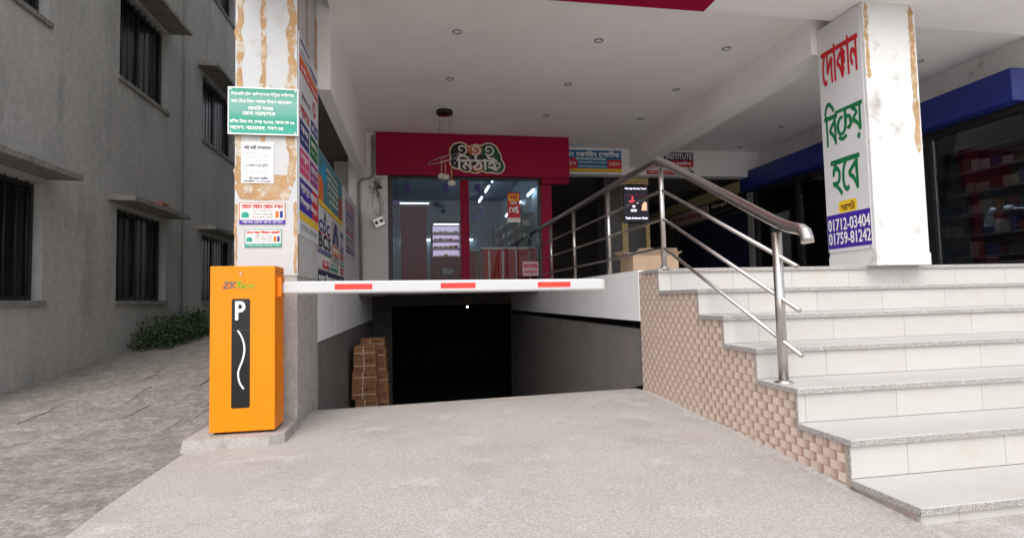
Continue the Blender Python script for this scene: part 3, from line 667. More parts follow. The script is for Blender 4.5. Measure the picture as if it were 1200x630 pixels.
for i in range(4):
    x0 = -.66+i*.035
    MB().tube([(x0, 9.405, 3.0), (x0-.03+R.uniform(-.03, .03), 9.36, 2.78), (x0+R.uniform(-.06, .06), 9.34, 2.55), (-.62+i*.02, 9.36, 2.31)], .004, 6).build('wire', M_WIRE, jb)
wb = thing('wire_bundle', (-.62, 9.38, 2.7), 'tangled bundle of bare wires poking out beside the maroon signboard', 'wires')
for i in range(9):
    a = Vector((-.60, 9.40, 2.86)); pts = [a]
    for k in range(6): a = a + Vector((R.uniform(-.07, .045), R.uniform(-.05, .02), R.uniform(-.06, .04))); a.y = min(a.y, 9.40); pts.append(a.copy())
    MB().tube(pts, .005, 5).build('wire', M_WIRE if i % 3 else M_WOOD, wb)

# ================================================================== maroon shop
sf = thing('sweet_shop', (.9, 9.6, 1.134), 'maroon shop front with wide glass panes behind the barrier arm', 'shop')
MB().box(-.455, 2.42, 9.44, 9.52, 3.0, 3.06).build('head_frame', M_DARK, sf)
for nm, x0, x1, mt in (('post', -.452, -.38, M_DARK), ('mullion', .78, .93, M_MAROOND), ('post', 2.17, 2.22, M_DARK), ('corner_post', 2.222, 2.42, M_MAROON)):
    MB().box(x0, x1, 9.455, 9.53, 1.137, 3.0, bev=.004).build(nm, mt, sf)
MB().box(-.38, 2.17, 9.46, 9.52, 1.137, 1.20).build('sill_frame', M_DARK, sf)
for x0, x1 in ((-.379, .779), (.931, 2.169)):
    MB().box(x0, x1, 9.482, 9.492, 1.201, 2.999).build('glass_pane', M_GLASS, sf)
M_SHOPW = mat('shop_interior', S(176, 190, 200), .7, var=.03, vscale=2)
bx('inner_wall', (-.66, -.56, 9.9, 15.0, 1.137, 3.52), M_SHOPW, sf); bx('inner_wall', (2.30, 2.42, 9.53, 15.0, 1.137, 3.52), M_SHOPW, sf)
bx('back_wall', (-.66, 2.42, 15.0, 15.1, 1.137, 3.52), M_SHOPW, sf)
bx('inner_ceiling', (-.66, 2.42, 9.53, 15.1, 3.53, 3.62), M_SHOPW, sf)
sgn = MB().box(-.64, 2.735, 9.34, 9.435, 3.045, 3.772, bev=.004).build('shop_signboard', M_MAROON)
tag(sgn, 'long maroon signboard with a cloud-shaped Bengali logo', 'signboard')
p = Panel((-.64, 9.3395, 3.045), *FRONT)
def blob(cx, cy, lobes, grow):
    pts = []
    for i in range(72):
        a = 2*math.pi*i/72; best = 0
        for (lx, ly, lr) in lobes:
            dx, dy = lx-cx, ly-cy; bq = dx*math.cos(a)+dy*math.sin(a); cq = dx*dx+dy*dy-(lr+grow)**2; dq = bq*bq-cq
            if dq > 0: best = max(best, bq+math.sqrt(dq))
        pts.append((cx+best*math.cos(a), cy+best*math.sin(a)))
    return pts
LB = [(1.42, .40, .17), (1.36, .24, .11), (1.52, .20, .12), (1.70, .36, .18), (1.68, .20, .14), (1.92, .40, .17), (1.90, .22, .15), (2.06, .18, .125), (2.0, .33, .13)]
p.poly('logo_outline', flat('logo_cream', 226, 214, 176), blob(1.70, .30, LB, .022), 1)
p.poly('logo_field', flat('logo_dark', 30, 24, 26), blob(1.70, .30, LB, .0), 2)
p.poly('logo_field', flat('logo_orange', 190, 110, 60), blob(1.70, .34, [(1.68, .38, .16), (1.72, .17, .10), (1.66, .2, .1)], .0), 3)
p.poly('logo_field', flat('logo_field_green', 14, 84, 48), blob(1.93, .30, [(1.94, .40, .15), (1.92, .22, .12), (2.06, .18, .11), (2.0, .33, .1)], .0), 3.4)
p.poly('logo_field', flat('logo_dark', 30, 24, 26), blob(1.70, .29, [(1.5, .34, .10), (1.62, .27, .09), (1.74, .30, .09), (1.86, .28, .07), (1.7, .2, .06)], 0), 3.8)
LC = flat('logo_letter', 224, 216, 206)
p.text(LC, 'িমঠাই', 1.36, .09, 2.06, .36, 5, bold=.008)
for cx in (1.46, 1.70, 1.93):
    p.stroke('lettering', LC, [(cx-.07, .40), (cx-.03, .37), (cx+.03, .38), (cx+.07, .43), (cx+.05, .50), (cx-.02, .52), (cx-.06, .48), (cx-.04, .44), (cx, .44)], .026, 5.4)
p.stroke('lettering', LC, [(2.0, .18), (2.06, .14), (2.11, .17), (2.10, .23), (2.05, .23)], .024, 5.4)
for v in (.12, .2, .28): p.rect('lettering', LC, 1.315, v, 1.335, v+.03, 5.4)
p.build(sgn)
MB().box(2.222, 2.72, 9.36, 9.43, 2.93, 3.04).build('signboard_return', M_MAROOND, sgn)

TUBE = emit('tube_glow', (.74, .88, 1), 3.2)
def tube_light(x, y, z, L, ax, label, grp):
    t = thing('tube_light', (x, y, z), label, 'light', grp); d = Vector((1, 0, 0)) if ax == 'x' else Vector((0, 1, 0))
    c = Vector((x, y, z)); MB().tube([c-d*L/2, c+d*L/2], .02, 10).build('tube', TUBE, t)
    h = .03
    if ax == 'x': MB().box(x-L/2-.03, x+L/2+.03, y-h, y+h, z+.022, z+.06).build('batten', W_WH, t)
    else: MB().box(x-h, x+h, y-L/2-.03, y+L/2+.03, z+.022, z+.06).build('batten', W_WH, t)
for i, yy in enumerate((10.2, 11.1, 12.2, 13.5)):
    tube_light(1.62, yy, 3.40, .62, 'y', ('lit tube lamp in the middle of the shop ceiling, nearest the glass', 'lit tube lamp in the middle row, second from the glass', 'lit tube lamp in the middle row, third from the glass', 'lit tube lamp in the middle row, farthest from the glass')[i], 'middle row of shop tube lamps')
for i, yy in enumerate((10.3, 11.6, 13.0)):
    tube_light(2.22, yy, 2.95, .6, 'y', ('lit tube lamp high on the side wall, nearest the glass', 'lit tube lamp high on the side wall, second from the glass', 'lit tube lamp high on the side wall, farthest from the glass')[i], 'side wall tube lamps')
tube_light(.6, 14.9, 2.55, 1.9, 'x', 'long lit tube lamp across the back wall of the shop', None)
tube_light(-.52, 11.2, 2.9, .5, 'y', 'short lit tube lamp beside the tall maroon cabinet', None)
# tall maroon cabinet
tc = thing('tall_cabinet', (-.02, 10.6, 1.134), 'tall dark maroon cabinet inside the shop glass', 'cabinet')
MB().box(-.27, .21, 10.35, 10.9, 1.137, 2.68, bev=.01).build('body', M_MAROOND, tc)
MB().box(-.30, .26, 10.3, 10.95, 2.681, 2.72, bev=.006).build('top', W_WH, tc)
MB().box(-.30, .26, 10.32, 10.345, 2.73, 2.745).build('light_strip', TUBE, tc)
# lit display cabinet on maroon base
dc = thing('display_cabinet', (.6, 11.1, 1.134), 'lit display cabinet with shelves on a maroon base inside the shop', 'cabinet')
MB().box(.30, .92, 10.8, 11.3, 1.137, 1.76, bev=.006).build('base', M_MAROOND, dc)
for dms in ((.30, .335, 10.8, 11.3, 1.761, 2.48), (.885, .92, 10.8, 11.3, 1.761, 2.48), (.336, .884, 10.8, 11.3, 2.43, 2.48)): MB().box(*dms).build('frame', M_DARK, dc)
MB().box(.336, .884, 11.28, 11.3, 1.761, 2.429).build('back_panel', emit('lavender_panel_glow', (.62, .5, .72), .55), dc)  # cabinet's lit look put into the panel as its own added glow
for z in (1.93, 2.08, 2.23): MB().box(.337, .883, 10.86, 11.27, z, z+.012).build('shelf', W_WH, dc)
for z in (1.943, 2.093, 2.243, 1.765):
    for k in range(5): MB().box(.36+k*.10, .44+k*.10, 10.95, 11.15, z, z+R.uniform(.03, .06), bev=.006).build('sweet_tray', (W_CREAM, W_ORG, W_WH, W_YEL)[R.randrange(4)], dc)
MB().tube([(.36, 10.9, 2.415), (.86, 10.9, 2.415)], .008, 8).build('strip_lamp', TUBE, dc)
p = Panel((.30, 10.7995, 1.137), *FRONT)
p.poly('emblem', flat('logo_dark', 30, 24, 26), blob(.32, .34, [(.26, .34, .09), (.38, .36, .09), (.36, .28, .08), (.26, .28, .07)], 0), 1); p.text(LC, 'িমঠাই', .22, .27, .44, .40, 2, bold=.003); p.build(dc)
# counters and shelving on the right of the shop
for i, (y0, y1) in enumerate(((10.2, 11.2), (11.25, 12.4), (12.45, 13.8))):
    c = thing('shop_counter', (1.75, (y0+y1)/2, 1.134), ('red counter nearest the shop glass', 'red counter in the middle of the shop row', 'red counter at the far end of the shop row')[i] + ' under the tube lamps', 'counter', 'red shop counters')
    xa = 1.25-.12*i
    MB().box(xa, 2.28, y0, y1, 1.137, 1.85+.06*i, bev=.006).build('body', mat('counter_red', S(206, 26, 32), .5, var=.1, vscale=6, spec=.15), c)
    MB().box(xa-.02, 2.285, y0-.012, y1+.01, 1.851+.06*i, 1.885+.06*i).build('top', W_WH, c)
    for k in range(4): MB().box(xa+.1+k*.26, xa+.13+k*.26, y0-.008, y0-.001, 1.15, 1.83+.06*i).build('trim', W_WH, c)
    for k in range(3): MB().box(xa-.008, xa-.001, y0+.15+k*.3, y0+.19+k*.3, 1.15, 1.83+.06*i).build('trim', W_WH, c)
sh = thing('glass_showcase', (2.2, 12, 1.92), 'grey showcase along the side wall above the red counters', 'showcase')
for z in (2.05, 2.3, 2.55): MB().box(2.02, 2.29, 10.3, 14.2, z, z+.02).build('shelf', M_GREYPIPE, sh)
for yv in (10.3, 11.2, 12.2, 13.2, 14.17): MB().box(2.01, 2.04, yv, yv+.03, 1.98, 2.75).build('upright', M_DARK, sh)
for z in (2.07, 2.32, 2.57):
    for k in range(11): MB().box(2.07, 2.2, 10.4+k*.34, 10.6+k*.34, z+.001, z+R.uniform(.09, .17)).build('goods', (W_CREAM, W_RED, W_GREY, W_PINK)[R.randrange(4)], sh)
# purple balloons
M_BAL = mat('balloon', S(140, 100, 190), .25)
for i, (x, y, z, lb) in enumerate(((-.34, 10.0, 2.68, 'purple balloon high beside the tall maroon cabinet'), (-.33, 10.05, 2.40, 'purple balloon lower beside the tall maroon cabinet'), (1.30, 10.9, 2.72, 'purple balloon hanging below the tube lamps'), (1.22, 11.3, 2.6, 'second purple balloon behind the hanging one'), (.55, 9.75, 2.93, 'small purple balloon at the top of the first pane'), (-.12, 9.8, 2.94, 'small purple balloon at the corner of the first pane'), (1.12, 9.75, 2.94, 'small purple balloon at the top of the second pane'))):
    t = thing('balloon', (x, y, z), lb, 'balloon', 'purple balloons in the shop'); r = .075 if i < 4 else .06
    MB().lathe((x, y, z), [(.001, -r*1.25), (r*.35, -r*1.08), (r*.8, -r*.55), (r, .1*r), (r*.9, r*.55), (r*.5, r*.92), (.001, r*1.05)], 16).build('skin', M_BAL, t)
    MB().tube([(x, y, z+r), (x, y, 3.52)], .002, 5).build('string', M_WIRE, t)
# poster on the glass and notice
po = board('glass_poster', (1.615, 1.84, 9.474, 9.479, 2.26, 2.79), flat('poster_red', 196, 30, 44), 'red poster with yellow heading hanging on the shop glass', 'poster')
p = Panel((1.615, 9.4735, 2.26), *FRONT)
p.rect('heading', W_YEL, .02, .38, .205, .50, 1).text(W_RED, 'অফার', .04, .40, .185, .48, 2, bold=.004).text(W_WH, words(1), .05, .32, .18, .36, 2, bold=.002).text(W_WH, '৫০%', .03, .16, .195, .28, 2, bold=.006).rect('foot', W_WH, .0, 0, .225, .075, 1).text(W_RED, words(2), .02, .02, .2, .055, 2); p.build(po)
po = board('glass_notice', (1.86, 2.15, 9.474, 9.479, 1.30, 1.56), flat('notice_pale', 206, 170, 176), 'pale pink notice low on the shop glass', 'notice')
p = Panel((1.86, 9.4735, 1.30), *FRONT); p.text(W_RED, words(2), .02, .14, .27, .21, 1, bold=.003).text(W_RED, words(3), .03, .05, .26, .10, 1, bold=.002); p.build(po)

# pendant lamp in front of the sign
pd = thing('pendant_lamp', (.46, 8.22, 2.65), 'black ceiling rose pendant with a thin ring and small hanging shades', 'lamp')
MB().lathe((.46, 8.22, 3.73), [(.001, 0), (.125, 0), (.128, .01), (.128, .048)], 28).build('ceiling_rose', M_BLACK, pd)
ring = [(.44+.24*math.cos(a*math.pi/18)*.98, 8.22+.24*math.sin(a*math.pi/18)*.95, 3.04+.10*math.sin(a*math.pi/18+.4)+.04*math.cos(a*math.pi/18)) for a in range(37)]
MB().tube(ring, .008, 8, caps=False).build('ring', M_STEEL, pd)
for dx, dy, z in ((-.08, 0, 2.99), (-.05, .05, 2.86), (0, 0, 2.84), (.06, -.03, 2.80), (.10, .03, 3.0)):
    MB().tube([(.46+dx, 8.22+dy, 3.735), (.46+dx, 8.22+dy, z)], .0025, 5).build('cord', M_WIRE, pd)
for dx, dy, z in ((-.055, .05, 2.74), (0.0, 0, 2.72), (.09, -.03, 2.62)):
    MB().tube([(.46+dx, 8.22+dy, z+.08), (.46+dx, 8.22+dy, z+.32)], .012, 8).build('stem', M_WOOD, pd)
    MB().lathe((.46+dx, 8.22+dy, z), [(.02, 0), (.055, .01), (.062, .04), (.05, .075), (.014, .09)], 16).build('shade', mat('frosted_shade', S(206, 196, 186), .3), pd)

# downlights
dn = ('nearest', 'middle', 'rear'); dcn = ('ramp', 'centre', 'beam')
def downlight(x, y, label):
    t = thing('downlight', (x, y, 3.76), label, 'light', 'recessed ceiling downlights')
    MB().lathe((x, y, 3.7795), [(.052, 0), (.051, -.006), (.040, -.009), (.036, -.002)], 24).build('rim', mat('rim_grey', S(120, 114, 110), .4), t)
    MB().lathe((x, y, 3.7795), [(.036, -.002), (.030, -.004), (.001, -.006)], 20).build('lens', mat('lens_pale', S(246, 244, 240), .2), t)
for j, yy in enumerate((5.73, 6.99, 8.25)):
    for i, xx in enumerate((.47, 2.06, 3.63)):
        if i == 0 and j == 2: continue
        downlight(xx, yy, f'unlit ceiling downlight in the {dn[j]} row, {("above the ramp wall side", "in the middle of the row", "next to the deep beam")[i]}')
for j, yy in enumerate((5.75, 7.1, 8.39, 9.65)): downlight(6.30, yy, 'unlit downlight near the blue fascia, ' + ('first from the street', 'second from the street', 'third from the street', 'last before the cross beam')[j])

# ================================================================== signs on the cross beam, corridor, side shops
cs = board('coffee_signboard', (2.80, 3.97, 9.97, 9.996, 3.31, 3.73), flat('sign_blue', 22, 112, 156), 'blue, red and yellow Bengali signboard on the cross beam next to the maroon sign', 'signboard')
p = Panel((2.80, 9.9692, 3.31), *FRONT)
p.rect('strip', W_YEL, 0, 0, 1.17, .06, 1).rect('block', W_RED, .0, .061, .28, .26, 1).rect('block', W_RED, .88, .061, 1.17, .24, 1).rect('strip', flat('pale_blue', 160, 190, 200), .25, .23, .85, .275, 1.3)
p.text(W_WH, 'রং েকািচং েসািটর', .06, .29, 1.13, .40, 2, bold=.004).text(W_WH, words(4), .3, .16, .85, .21, 2).text(W_WH, words(4), .3, .08, .85, .13, 2).text(W_RED, words(5), .1, .01, 1.05, .05, 2).text(W_WH, words(1), .91, .12, 1.14, .19, 2).text(W_WH, words(1), .03, .12, .25, .19, 2); p.build(cs)
isg = board('institute_signboard', (4.50, 5.48, 9.97, 9.996, 3.29, 3.73), flat('sign_navy', 26, 30, 66), 'navy and red signboard reading INSTITUTE on the cross beam', 'signboard')
p = Panel((4.50, 9.9692, 3.29), *FRONT)
p.rect('block', W_RED, 0, .15, .98, .27, 1).rect('block', W_WH, 0, .075, .98, .149, 1).rect('block', W_RED, 0, 0, .7, .074, 1)
p.text(W_WH, 'ATE IT INSTITUTE', .03, .30, .95, .41, 2, bold=.0025).text(W_WH, words(3), .05, .175, .93, .25, 2, bold=.003).text(W_RED, words(3), .05, .085, .6, .14, 2, bold=.002).text(W_INK, '13 - 7a', .68, .085, .93, .14, 2, bold=.002).text(W_WH, words(3), .03, .015, .66, .06, 2); p.build(isg)
cpil = thing('corridor_pillar', (4.2, 10.5, 1.136), 'dark clad corridor pillar with beige marble strips behind the railing', 'pillar')
bx('cladding', (3.70, 4.62, 10.26, 10.7, 1.139, 3.44), mat('dark_cladding', S(40, 34, 32), .3, var=.15, vscale=8), cpil)
for x0, x1 in ((4.05, 4.17), (4.55, 4.63)): MB().box(x0, x1, 10.245, 10.259, 1.14, 3.26).build('marble_strip', M_BEIGE, cpil)
MB().box(4.171, 4.549, 10.245, 10.259, 3.14, 3.26).build('marble_strip', M_BEIGE, cpil)
scn = thing('display_screen', (4.36, 10.2, 2.4), 'dark vertical advertising screen with glowing lettering on the corridor pillar', 'screen')
MB().box(4.06, 4.61, 10.19, 10.243, 2.36, 3.11, bev=.006).build('housing', M_BLACK, scn)
MB().box(4.08, 4.59, 10.185, 10.1895, 2.38, 3.09).build('screen_face', emit('screen_dark', (.02, .018, .03), .4), scn)
p = Panel((4.06, 10.1848, 2.36), *FRONT); GW = emit('screen_white', (.85, .85, 1), 1.1)
p.text(GW, 'Nurangh Ananny Tower', .05, .655, .50, .695, 1, bold=.0012).text(GW, 'Tasbia Anderson Classic', .04, .07, .51, .11, 1, bold=.0012)
GR = emit('screen_red', (.6, .06, .08), .7); GS = emit('screen_skin', (.8, .5, .36), .6)
p.rect('screen_picture', GR, .18, .33, .22, .52, 1).rect('screen_picture', GR, .12, .40, .26, .44, 1.2).rect('screen_picture', GW, .16, .22, .28, .26, 1).rect('screen_picture', GW, .2, .30, .25, .34, 1.3).rect('screen_picture', GW, .08, .34, .13, .36, 1).rect('screen_picture', GW, .26, .38, .32, .40, 1)
p.poly('screen_picture', GS, [(.38, .24), (.50, .24), (.50, .40), (.45, .42), (.40, .36)], 1)
for k in range(8): p.rect('screen_picture', GR, .04+k*.058, .535, .05+k*.058, .55, 1)
p.build(scn)
# side wall: blue fascia, glass shop, pilaster, shutters
sw = thing('side_shop', (7.0, 7.5, 1.136), 'dark glass shop with a deep blue fascia behind the steel railing', 'shop')
bx('upper_wall', (6.95, 7.1, 4.99, 10.2, 3.40, 3.778), M_WALLW, sw)
MB().box(6.68, 6.949, 4.99, 10.30, 3.02, 3.40, bev=.02).build('fascia', M_BLUE, sw)
MB().box(6.88, 7.0, 4.99, 10.12, 2.93, 3.018).build('head_frame', M_DARK, sw)
MB().box(6.88, 7.0, 4.99, 10.12, 1.137, 1.22).build('sill_frame', M_DARK, sw)
ys = [5.0, 6.25, 7.55, 8.85, 10.12]
for yv in ys: MB().box(6.88, 6.99, yv-.045, yv+.045, 1.221, 2.929).build('mullion', M_DARK, sw)
for a, b_ in zip(ys, ys[1:]): MB().box(6.925, 6.935, a+.046, b_-.046, 1.221, 2.929).build('glass_pane', M_GLASSD, sw)
bx('pilaster', (6.86, 7.1, 10.165, 10.34, 1.137, 3.0), mat('pilaster_grey', S(150, 148, 146), .7), sw)
bx('back_wall', (8.6, 8.7, 4.9, 10.2, 1.1, 3.4), M_DPLAST, sw); bx('inner_ceiling', (7.1, 8.7, 4.9, 10.2, 3.1, 3.2), M_WALLW, sw); bx('end_wall', (7.0, 8.7, 4.9, 4.985, 1.1, 3.4), M_WALLW, sw); bx('end_wall', (7.1, 8.7, 10.2, 10.3, 1.1, 3.4), M_DPLAST, sw); bx('inner_floor', (6.96, 8.7, 4.9, 10.3, 1.0, 1.136), M_TREAD, sw)
tube_light(7.15, 6.9, 2.98, 1.0, 'y', 'lit tube lamp just inside the dark side shop', None)
gmats = [mat('goods_%d' % i, c, .5) for i, c in enumerate((S(170, 160, 140), S(120, 60, 50), S(60, 80, 120), S(190, 186, 176), S(90, 100, 80)))]
for i, (ya, yb) in enumerate(((5.05, 6.2), (6.3, 7.5), (7.6, 8.8), (8.9, 10.05))):
    u = thing('goods_shelf', (7.3, (ya+yb)/2, 1.136), 'dark shelf unit of packed goods behind the ' + ('first', 'second', 'third', 'fourth')[i] + ' side shop pane from the street', 'shelf', 'shelf units in the side shop')
    MB().box(7.52, 7.55, ya, yb, 1.139, 2.8).build('back_panel', M_DPLAST, u)
    for z in (1.3, 1.58, 1.86, 2.14, 2.42, 2.7):
        MB().box(7.22, 7.519, ya, yb, z, z+.025).build('shelf', M_GREYPIPE, u); y = ya+.03
        while z < 2.65 and y < yb-.2:
            wd = R.uniform(.08, .2); MB().box(7.26, 7.48, y, y+wd-.01, z+.026, z+R.uniform(.1, .22)).build('goods', R.choice(gmats), u); y += wd
    for yv in (ya, yb-.03): MB().box(7.21, 7.519, yv+.001, yv+.029, 1.139, 1.299).build('leg', M_GREYPIPE, u)
shu = thing('rolling_shutter', (6.95, 11.7, 1.136), 'closed dark blue rolling shutter along the corridor', 'shutter')
for k in range(26): MB().box(6.90, 6.93, 10.345, 13.4, 1.14+k*.058, 1.194+k*.058, bev=.008).build('slat', M_SHUT, shu)
MB().box(6.84, 6.93, 13.4, 13.46, 1.14, 2.66).build('guide_rail', M_DARK, shu)
bx('corridor_side_wall', (6.96, 7.1, 10.345, 16, 1.137, 3.448), M_DPLAST)
tag(bpy.data.objects['corridor_side_wall'], 'dim side wall behind the corridor shutter', 'wall')
cbm = MB().box(6.80, 6.955, 10.345, 15.9, 3.06, 3.30, bev=.01).build('cream_beam', mat('cream_paint', S(214, 196, 140), .7)); tag(cbm, 'cream painted beam running back along the corridor', 'beam')
ss = board('shutter_sign', (6.84, 6.899, 10.42, 11.8, 2.70, 3.02), flat('sign_black', 22, 22, 24), 'black sign above the corridor shutter', 'sign')
p = Panel((6.8395, 11.8, 2.70), *FROMR); p.text(W_CREAM, words(2), .1, .17, 1.3, .28, 1, bold=.004).text(W_GREY, words(3), .1, .05, 1.3, .11, 1); p.build(ss)
ss = board('pale_shop_sign', (6.84, 6.899, 11.85, 13.8, 2.70, 3.02), flat('sign_pale', 200, 180, 178), 'pale sign with red lettering farther along the corridor', 'sign')
p = Panel((6.8395, 13.8, 2.70), *FROMR); p.text(W_RED, words(2), .15, .08, 1.8, .24, 1, bold=.004); p.build(ss)
# open carton on the arcade floor
oc = thing('open_carton', (2.75, 6.1, 1.136), 'open cardboard carton on the arcade floor behind the railing post', 'carton')
MB().box(2.47, 3.03, 5.95, 6.35, 1.139, 1.372).build('body', M_CARTONP, oc)
for vs in ([(2.47,5.95,1.373),(3.03,5.95,1.373),(2.98,5.87,1.44),(2.52,5.87,1.44)], [(2.47,6.35,1.373),(3.03,6.35,1.373),(2.98,6.44,1.44),(2.52,6.44,1.44)], [(2.47,5.96,1.373),(2.47,6.34,1.373),(2.36,6.30,1.425),(2.36,6.0,1.425)], [(3.03,5.96,1.373),(3.03,6.34,1.373),(3.11,6.30,1.42),(3.11,6.0,1.42)]):
    t = [Vector(v)+Vector((0, 0, .004)) for v in vs]; MB().add([Vector(v) for v in vs]+t, [(0,3,2,1),(4,5,6,7),(0,1,5,4),(1,2,6,5),(2,3,7,6),(3,0,4,7)]).build('flap', M_CARTONP, oc)

# ================================================================== cartons on the ramp
def carton(x0, x1, y0, y1, z0, z1, label):
    t = thing('carton', ((x0+x1)/2, (y0+y1)/2, z0), label, 'carton', 'cartons stacked on the ramp')
    MB().box(x0, x1, y0, y1, z0+.001, z1-.001, bev=.004).build('body', M_CARTON, t)
    xm = x0+(x1-x0)*R.uniform(.38, .5)
    MB().box(xm-.006, xm+.006, y0-.002, y0-.0005, z0+.004, z1-.004).build('strap', M_STRAP, t)
    zm = z0+(z1-z0)*R.uniform(.3, .6); MB().box(x0+.004, x1-.004, y0-.0035, y0-.002, zm-.005, zm+.005).build('strap', M_STRAP, t)
    p = Panel((x0, y0-.0005, z0), *FRONT); W = x1-x0; H = z1-z0
    p.text(M_INK, R.choice(['SP-40', 'GOLD', 'A-12', 'FRESH']), W*.5, H*.62, W*.88, H*.8, 5, bold=.001); p.rect('print', M_INK, W*.1, H*.15, W*.28, H*.2, 5); p.rect('print', M_INK, W*.55, H*.2, W*.85, H*.24, 5); p.build(t)
zf = drive_z(-.75, 8.05)
hs_ = [.19, .2, .19, .20, .21, .145]; z = zf+.02
hs_[0] = .29-z-sum(hs_[1:])
bx_base = MB().add([(-.92,7.98,zf-.02),(-.52,7.98,zf-.02),(-.52,8.36,zf-.1),(-.92,8.36,zf-.1),(-.92,7.98,zf+.02),(-.52,7.98,zf+.02),(-.52,8.36,zf+.02),(-.92,8.36,zf+.02)],[(4,5,6,7),(0,1,5,4),(1,2,6,5),(2,3,7,6),(3,0,4,7)]).build('timber_wedge', M_WOOD)
tag(bx_base, 'timber wedge levelling the carton stack on the ramp', 'wedge')
nmz = ['lowest carton of the front stack, mostly below the ramp crest', 'bottom visible carton of the front stack against the ramp wall', 'second carton up in the front stack', 'middle carton of the front stack', 'fourth carton up in the front stack', 'small top carton of the front stack']
xo = [(-.89, -.55), (-.86, -.545), (-.905, -.57), (-.90, -.565), (-.88, -.575), (-.875, -.58)]
for h, nm, (a, b_) in zip(hs_, nmz, xo):
    carton(a, b_, 8.0+R.uniform(-.01, .015), 8.3, z, z+h, nm); z += h
z = drive_z(-.55, 8.55)+.0
for h, nm, (a, b_) in zip((.3, .3, .22, .2, .17, .15), ['lowest carton of the rear stack', 'next to lowest carton of the rear stack', 'second carton up in the rear stack', 'middle carton of the rear stack', 'fourth carton up in the rear stack', 'top carton of the rear stack'], ((-.80, -.42), (-.80, -.42), (-.80, -.43), (-.82, -.45), (-.80, -.46), (-.82, -.48))):
    carton(a, b_, 8.42, 8.75, z, z+h, nm + ', half hidden'); z += h

# ================================================================== neighbouring building on the left
nbd = thing('neighbour_building', (-7, 13, .3), 'dark grey cement building with barred windows across the alley', 'building')
bx('floor_slab', (-12, -4.0, 5.0, 26, -.3, .2), M_LB, nbd)
WIN = []
for (za, zb, rowz) in ((1.0, 2.27, 0), (4.10, 5.38, 1), (7.2, 8.5, 2)):
    for (ya, yb) in ((5.25, 6.72), (8.2, 9.68), (11.17, 12.95), (14.6, 16.1)):
        WIN.append((ya, yb, za, zb))
# wall built around the openings: vertical strips
cuts = [5.0]
for ya, yb in ((5.25, 6.72), (8.2, 9.68), (11.17, 12.95), (14.6, 16.1)): cuts += [ya, yb]
cuts.append(26)
wl = MB()
def quad_wall(y0, y1, z0, z1): wl.box(-4.22, -4.0, y0, y1, z0, z1)
for i in range(0, len(cuts)-1, 2): quad_wall(cuts[i], cuts[i+1], .2, 12)
for i in range(1, len(cuts)-1, 2):
    zs = [.2, 1.0, 2.27, 4.10, 5.38, 7.2, 8.5, 12]
    for k in range(0, 8, 2): quad_wall(cuts[i], cuts[i+1], zs[k], zs[k+1])
wl.build('wall', M_LB, nbd)
bx('inner_core', (-12, -4.55, 5.0, 26, .2, 12), M_VOID, nbd); bx('end_wall', (-12, -4.0, 4.85, 4.999, -.3, 12), M_LB, nbd)
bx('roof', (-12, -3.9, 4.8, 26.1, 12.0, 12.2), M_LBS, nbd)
for (ya, yb, za, zb) in WIN:
    wn = link('window', None, (-4.1, (ya+yb)/2, za), nbd)
    f = MB()
    f.box(-4.16, -4.10, ya, yb, za, za+.05).box(-4.16, -4.10, ya, yb, zb-.05, zb).box(-4.16, -4.10, ya, ya+.05, za+.05, zb-.05).box(-4.16, -4.10, yb-.05, yb, za+.05, zb-.05)
    f.box(-4.155, -4.105, (ya+yb)/2-.025, (ya+yb)/2+.025, za+.05, zb-.05)
    f.build('frame', M_DARK, wn)
    MB().box(-4.14, -4.13, ya+.05, (ya+yb)/2-.025, za+.05, zb-.05).build('pane', M_PANE, wn); MB().box(-4.14, -4.13, (ya+yb)/2+.025, yb-.05, za+.05, zb-.05).build('pane', M_PANE, wn)
    n = int((yb-ya)/.16)
    for k in range(1, n): MB().tube([(-4.06, ya+(yb-ya)*k/n, za), (-4.06, ya+(yb-ya)*k/n, zb)], .008, 6).build('bar', M_DARK, wn)
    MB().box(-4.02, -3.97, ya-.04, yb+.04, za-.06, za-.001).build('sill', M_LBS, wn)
    # sun shade slab with rough edge
    y0, y1 = (ya-.25, yb+.06)
    top = MB(); n = 14
    vs = []
    for k in range(n+1):
        yy = y0+(y1-y0)*k/n; e = R.uniform(-.008, .008)
        vs += [(-4.0, yy, zb+.06), (-3.65+e, yy, zb+.055), (-3.65+e*1.2, yy, zb+.115+R.uniform(-.006, .006)), (-4.0, yy, zb+.15)]
    fs = [(k*4+a, k*4+(a+1) % 4, k*4+4+(a+1) % 4, k*4+4+a) for k in range(n) for a in range(4)] + [(3, 2, 1, 0), (n*4, n*4+1, n*4+2, n*4+3)]
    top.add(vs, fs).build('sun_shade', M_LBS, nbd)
MB().tube([(-3.975, 10.25, .35), (-3.975, 10.25, 11.5)], .014, 8).build('drain_pipe', M_GREYPIPE, nbd)
MB().tube([(-3.98, 10.25, .75), (-3.95, 10.1, .72)], .02, 8).build('pipe_elbow', M_GREYPIPE, nbd)
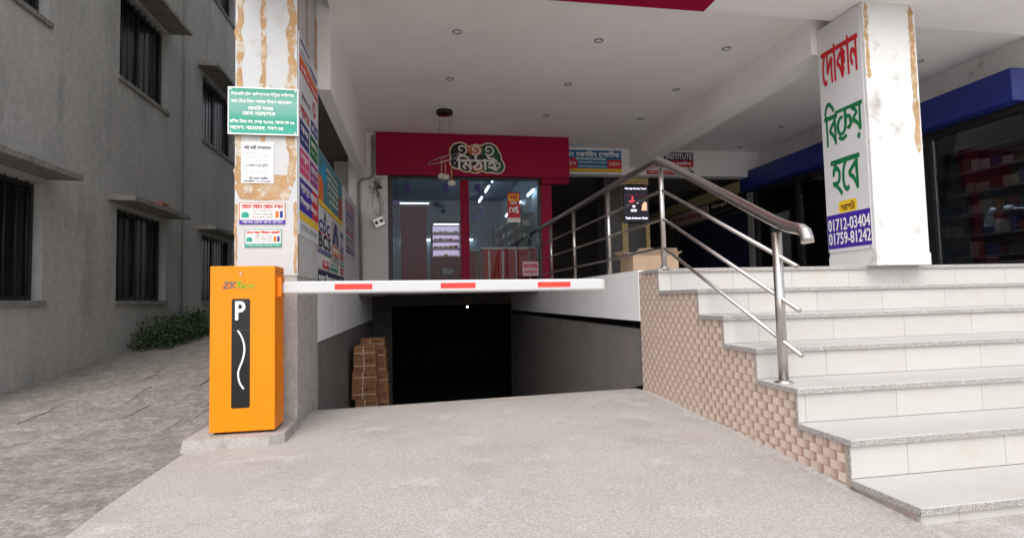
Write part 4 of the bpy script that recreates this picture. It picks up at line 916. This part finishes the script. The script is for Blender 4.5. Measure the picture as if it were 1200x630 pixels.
brk = MB().box(-3.85, -3.72, 8.9, 9.1, 2.42, 2.48, bev=.01).build('loose_brick', mat('brick_red_clay', S(150, 92, 76), .9, var=.2, vscale=20)); tag(brk, 'loose red brick lying on the window shade', 'brick')

aw = MB().box(-4.5, 1.0, 27, 27.3, 0, 9).build('alley_end_wall', M_LB); tag(aw, 'grey wall closing the far end of the alley', 'wall')
# bush and rubble at the foot of the neighbour wall
bu = thing('bush', (-3.7, 8.6, .3), 'low dark green bush at the foot of the grey wall', 'plant')
lf = MB(); st_ = MB()
for k in range(70):
    a = Vector((R.uniform(-3.92, -3.5), R.triangular(8.3, 10.45, 9.9), 0)); a.z = alley_z(a.x, a.y)-.03; pts = [a]; d = Vector((R.uniform(-.3, .5), R.uniform(-.5, .5), 1)).normalized(); h = R.uniform(.2, .46)
    for q in range(4): a = a+d*h/4; d = (d+Vector((R.uniform(-.3, .3), R.uniform(-.3, .3), R.uniform(-.2, .1)))).normalized(); pts.append(a.copy())
    st_.tube(pts, .004, 5)
    for q in range(110):
        p0 = pts[R.randrange(1, 5)] + Vector((R.gauss(0, .06), R.gauss(0, .07), R.gauss(.01, .045)))
        dx = Vector((R.gauss(0, 1), R.gauss(0, 1), R.gauss(.2, .6))).normalized(); sd_ = dx.cross(Vector((R.gauss(0, 1), R.gauss(0, 1), 1))).normalized(); L = R.uniform(.025, .055)
        lf.add([p0, p0+dx*L*.5+sd_*L*.28, p0+dx*L, p0+dx*L*.5-sd_*L*.28], [(0, 1, 2, 3)])
lf.build('foliage', M_LEAF, bu); st_.build('stem', M_STEM, bu)
for k in range(14):
    x, y = R.uniform(-3.9, -3.3), R.uniform(10.3, 11.6); r = R.uniform(.04, .11); z = alley_z(x, y)
    bm = bmesh.new(); bmesh.ops.create_icosphere(bm, subdivisions=2, radius=r)
    for v in bm.verts: v.co *= 1+.45*noise.noise(v.co*9+Vector((k, 0, 0))); v.co.z *= .65
    bm.verts.index_update(); o = MB().add([v.co+Vector((x, y, z+r*.3)) for v in bm.verts], [[v.index for v in f.verts] for f in bm.faces]).build('rubble_stone', M_STONE); bm.free()
    tag(o, 'grey lump of rubble by the foot of the neighbour wall', 'stone', 'rubble along the neighbour wall')
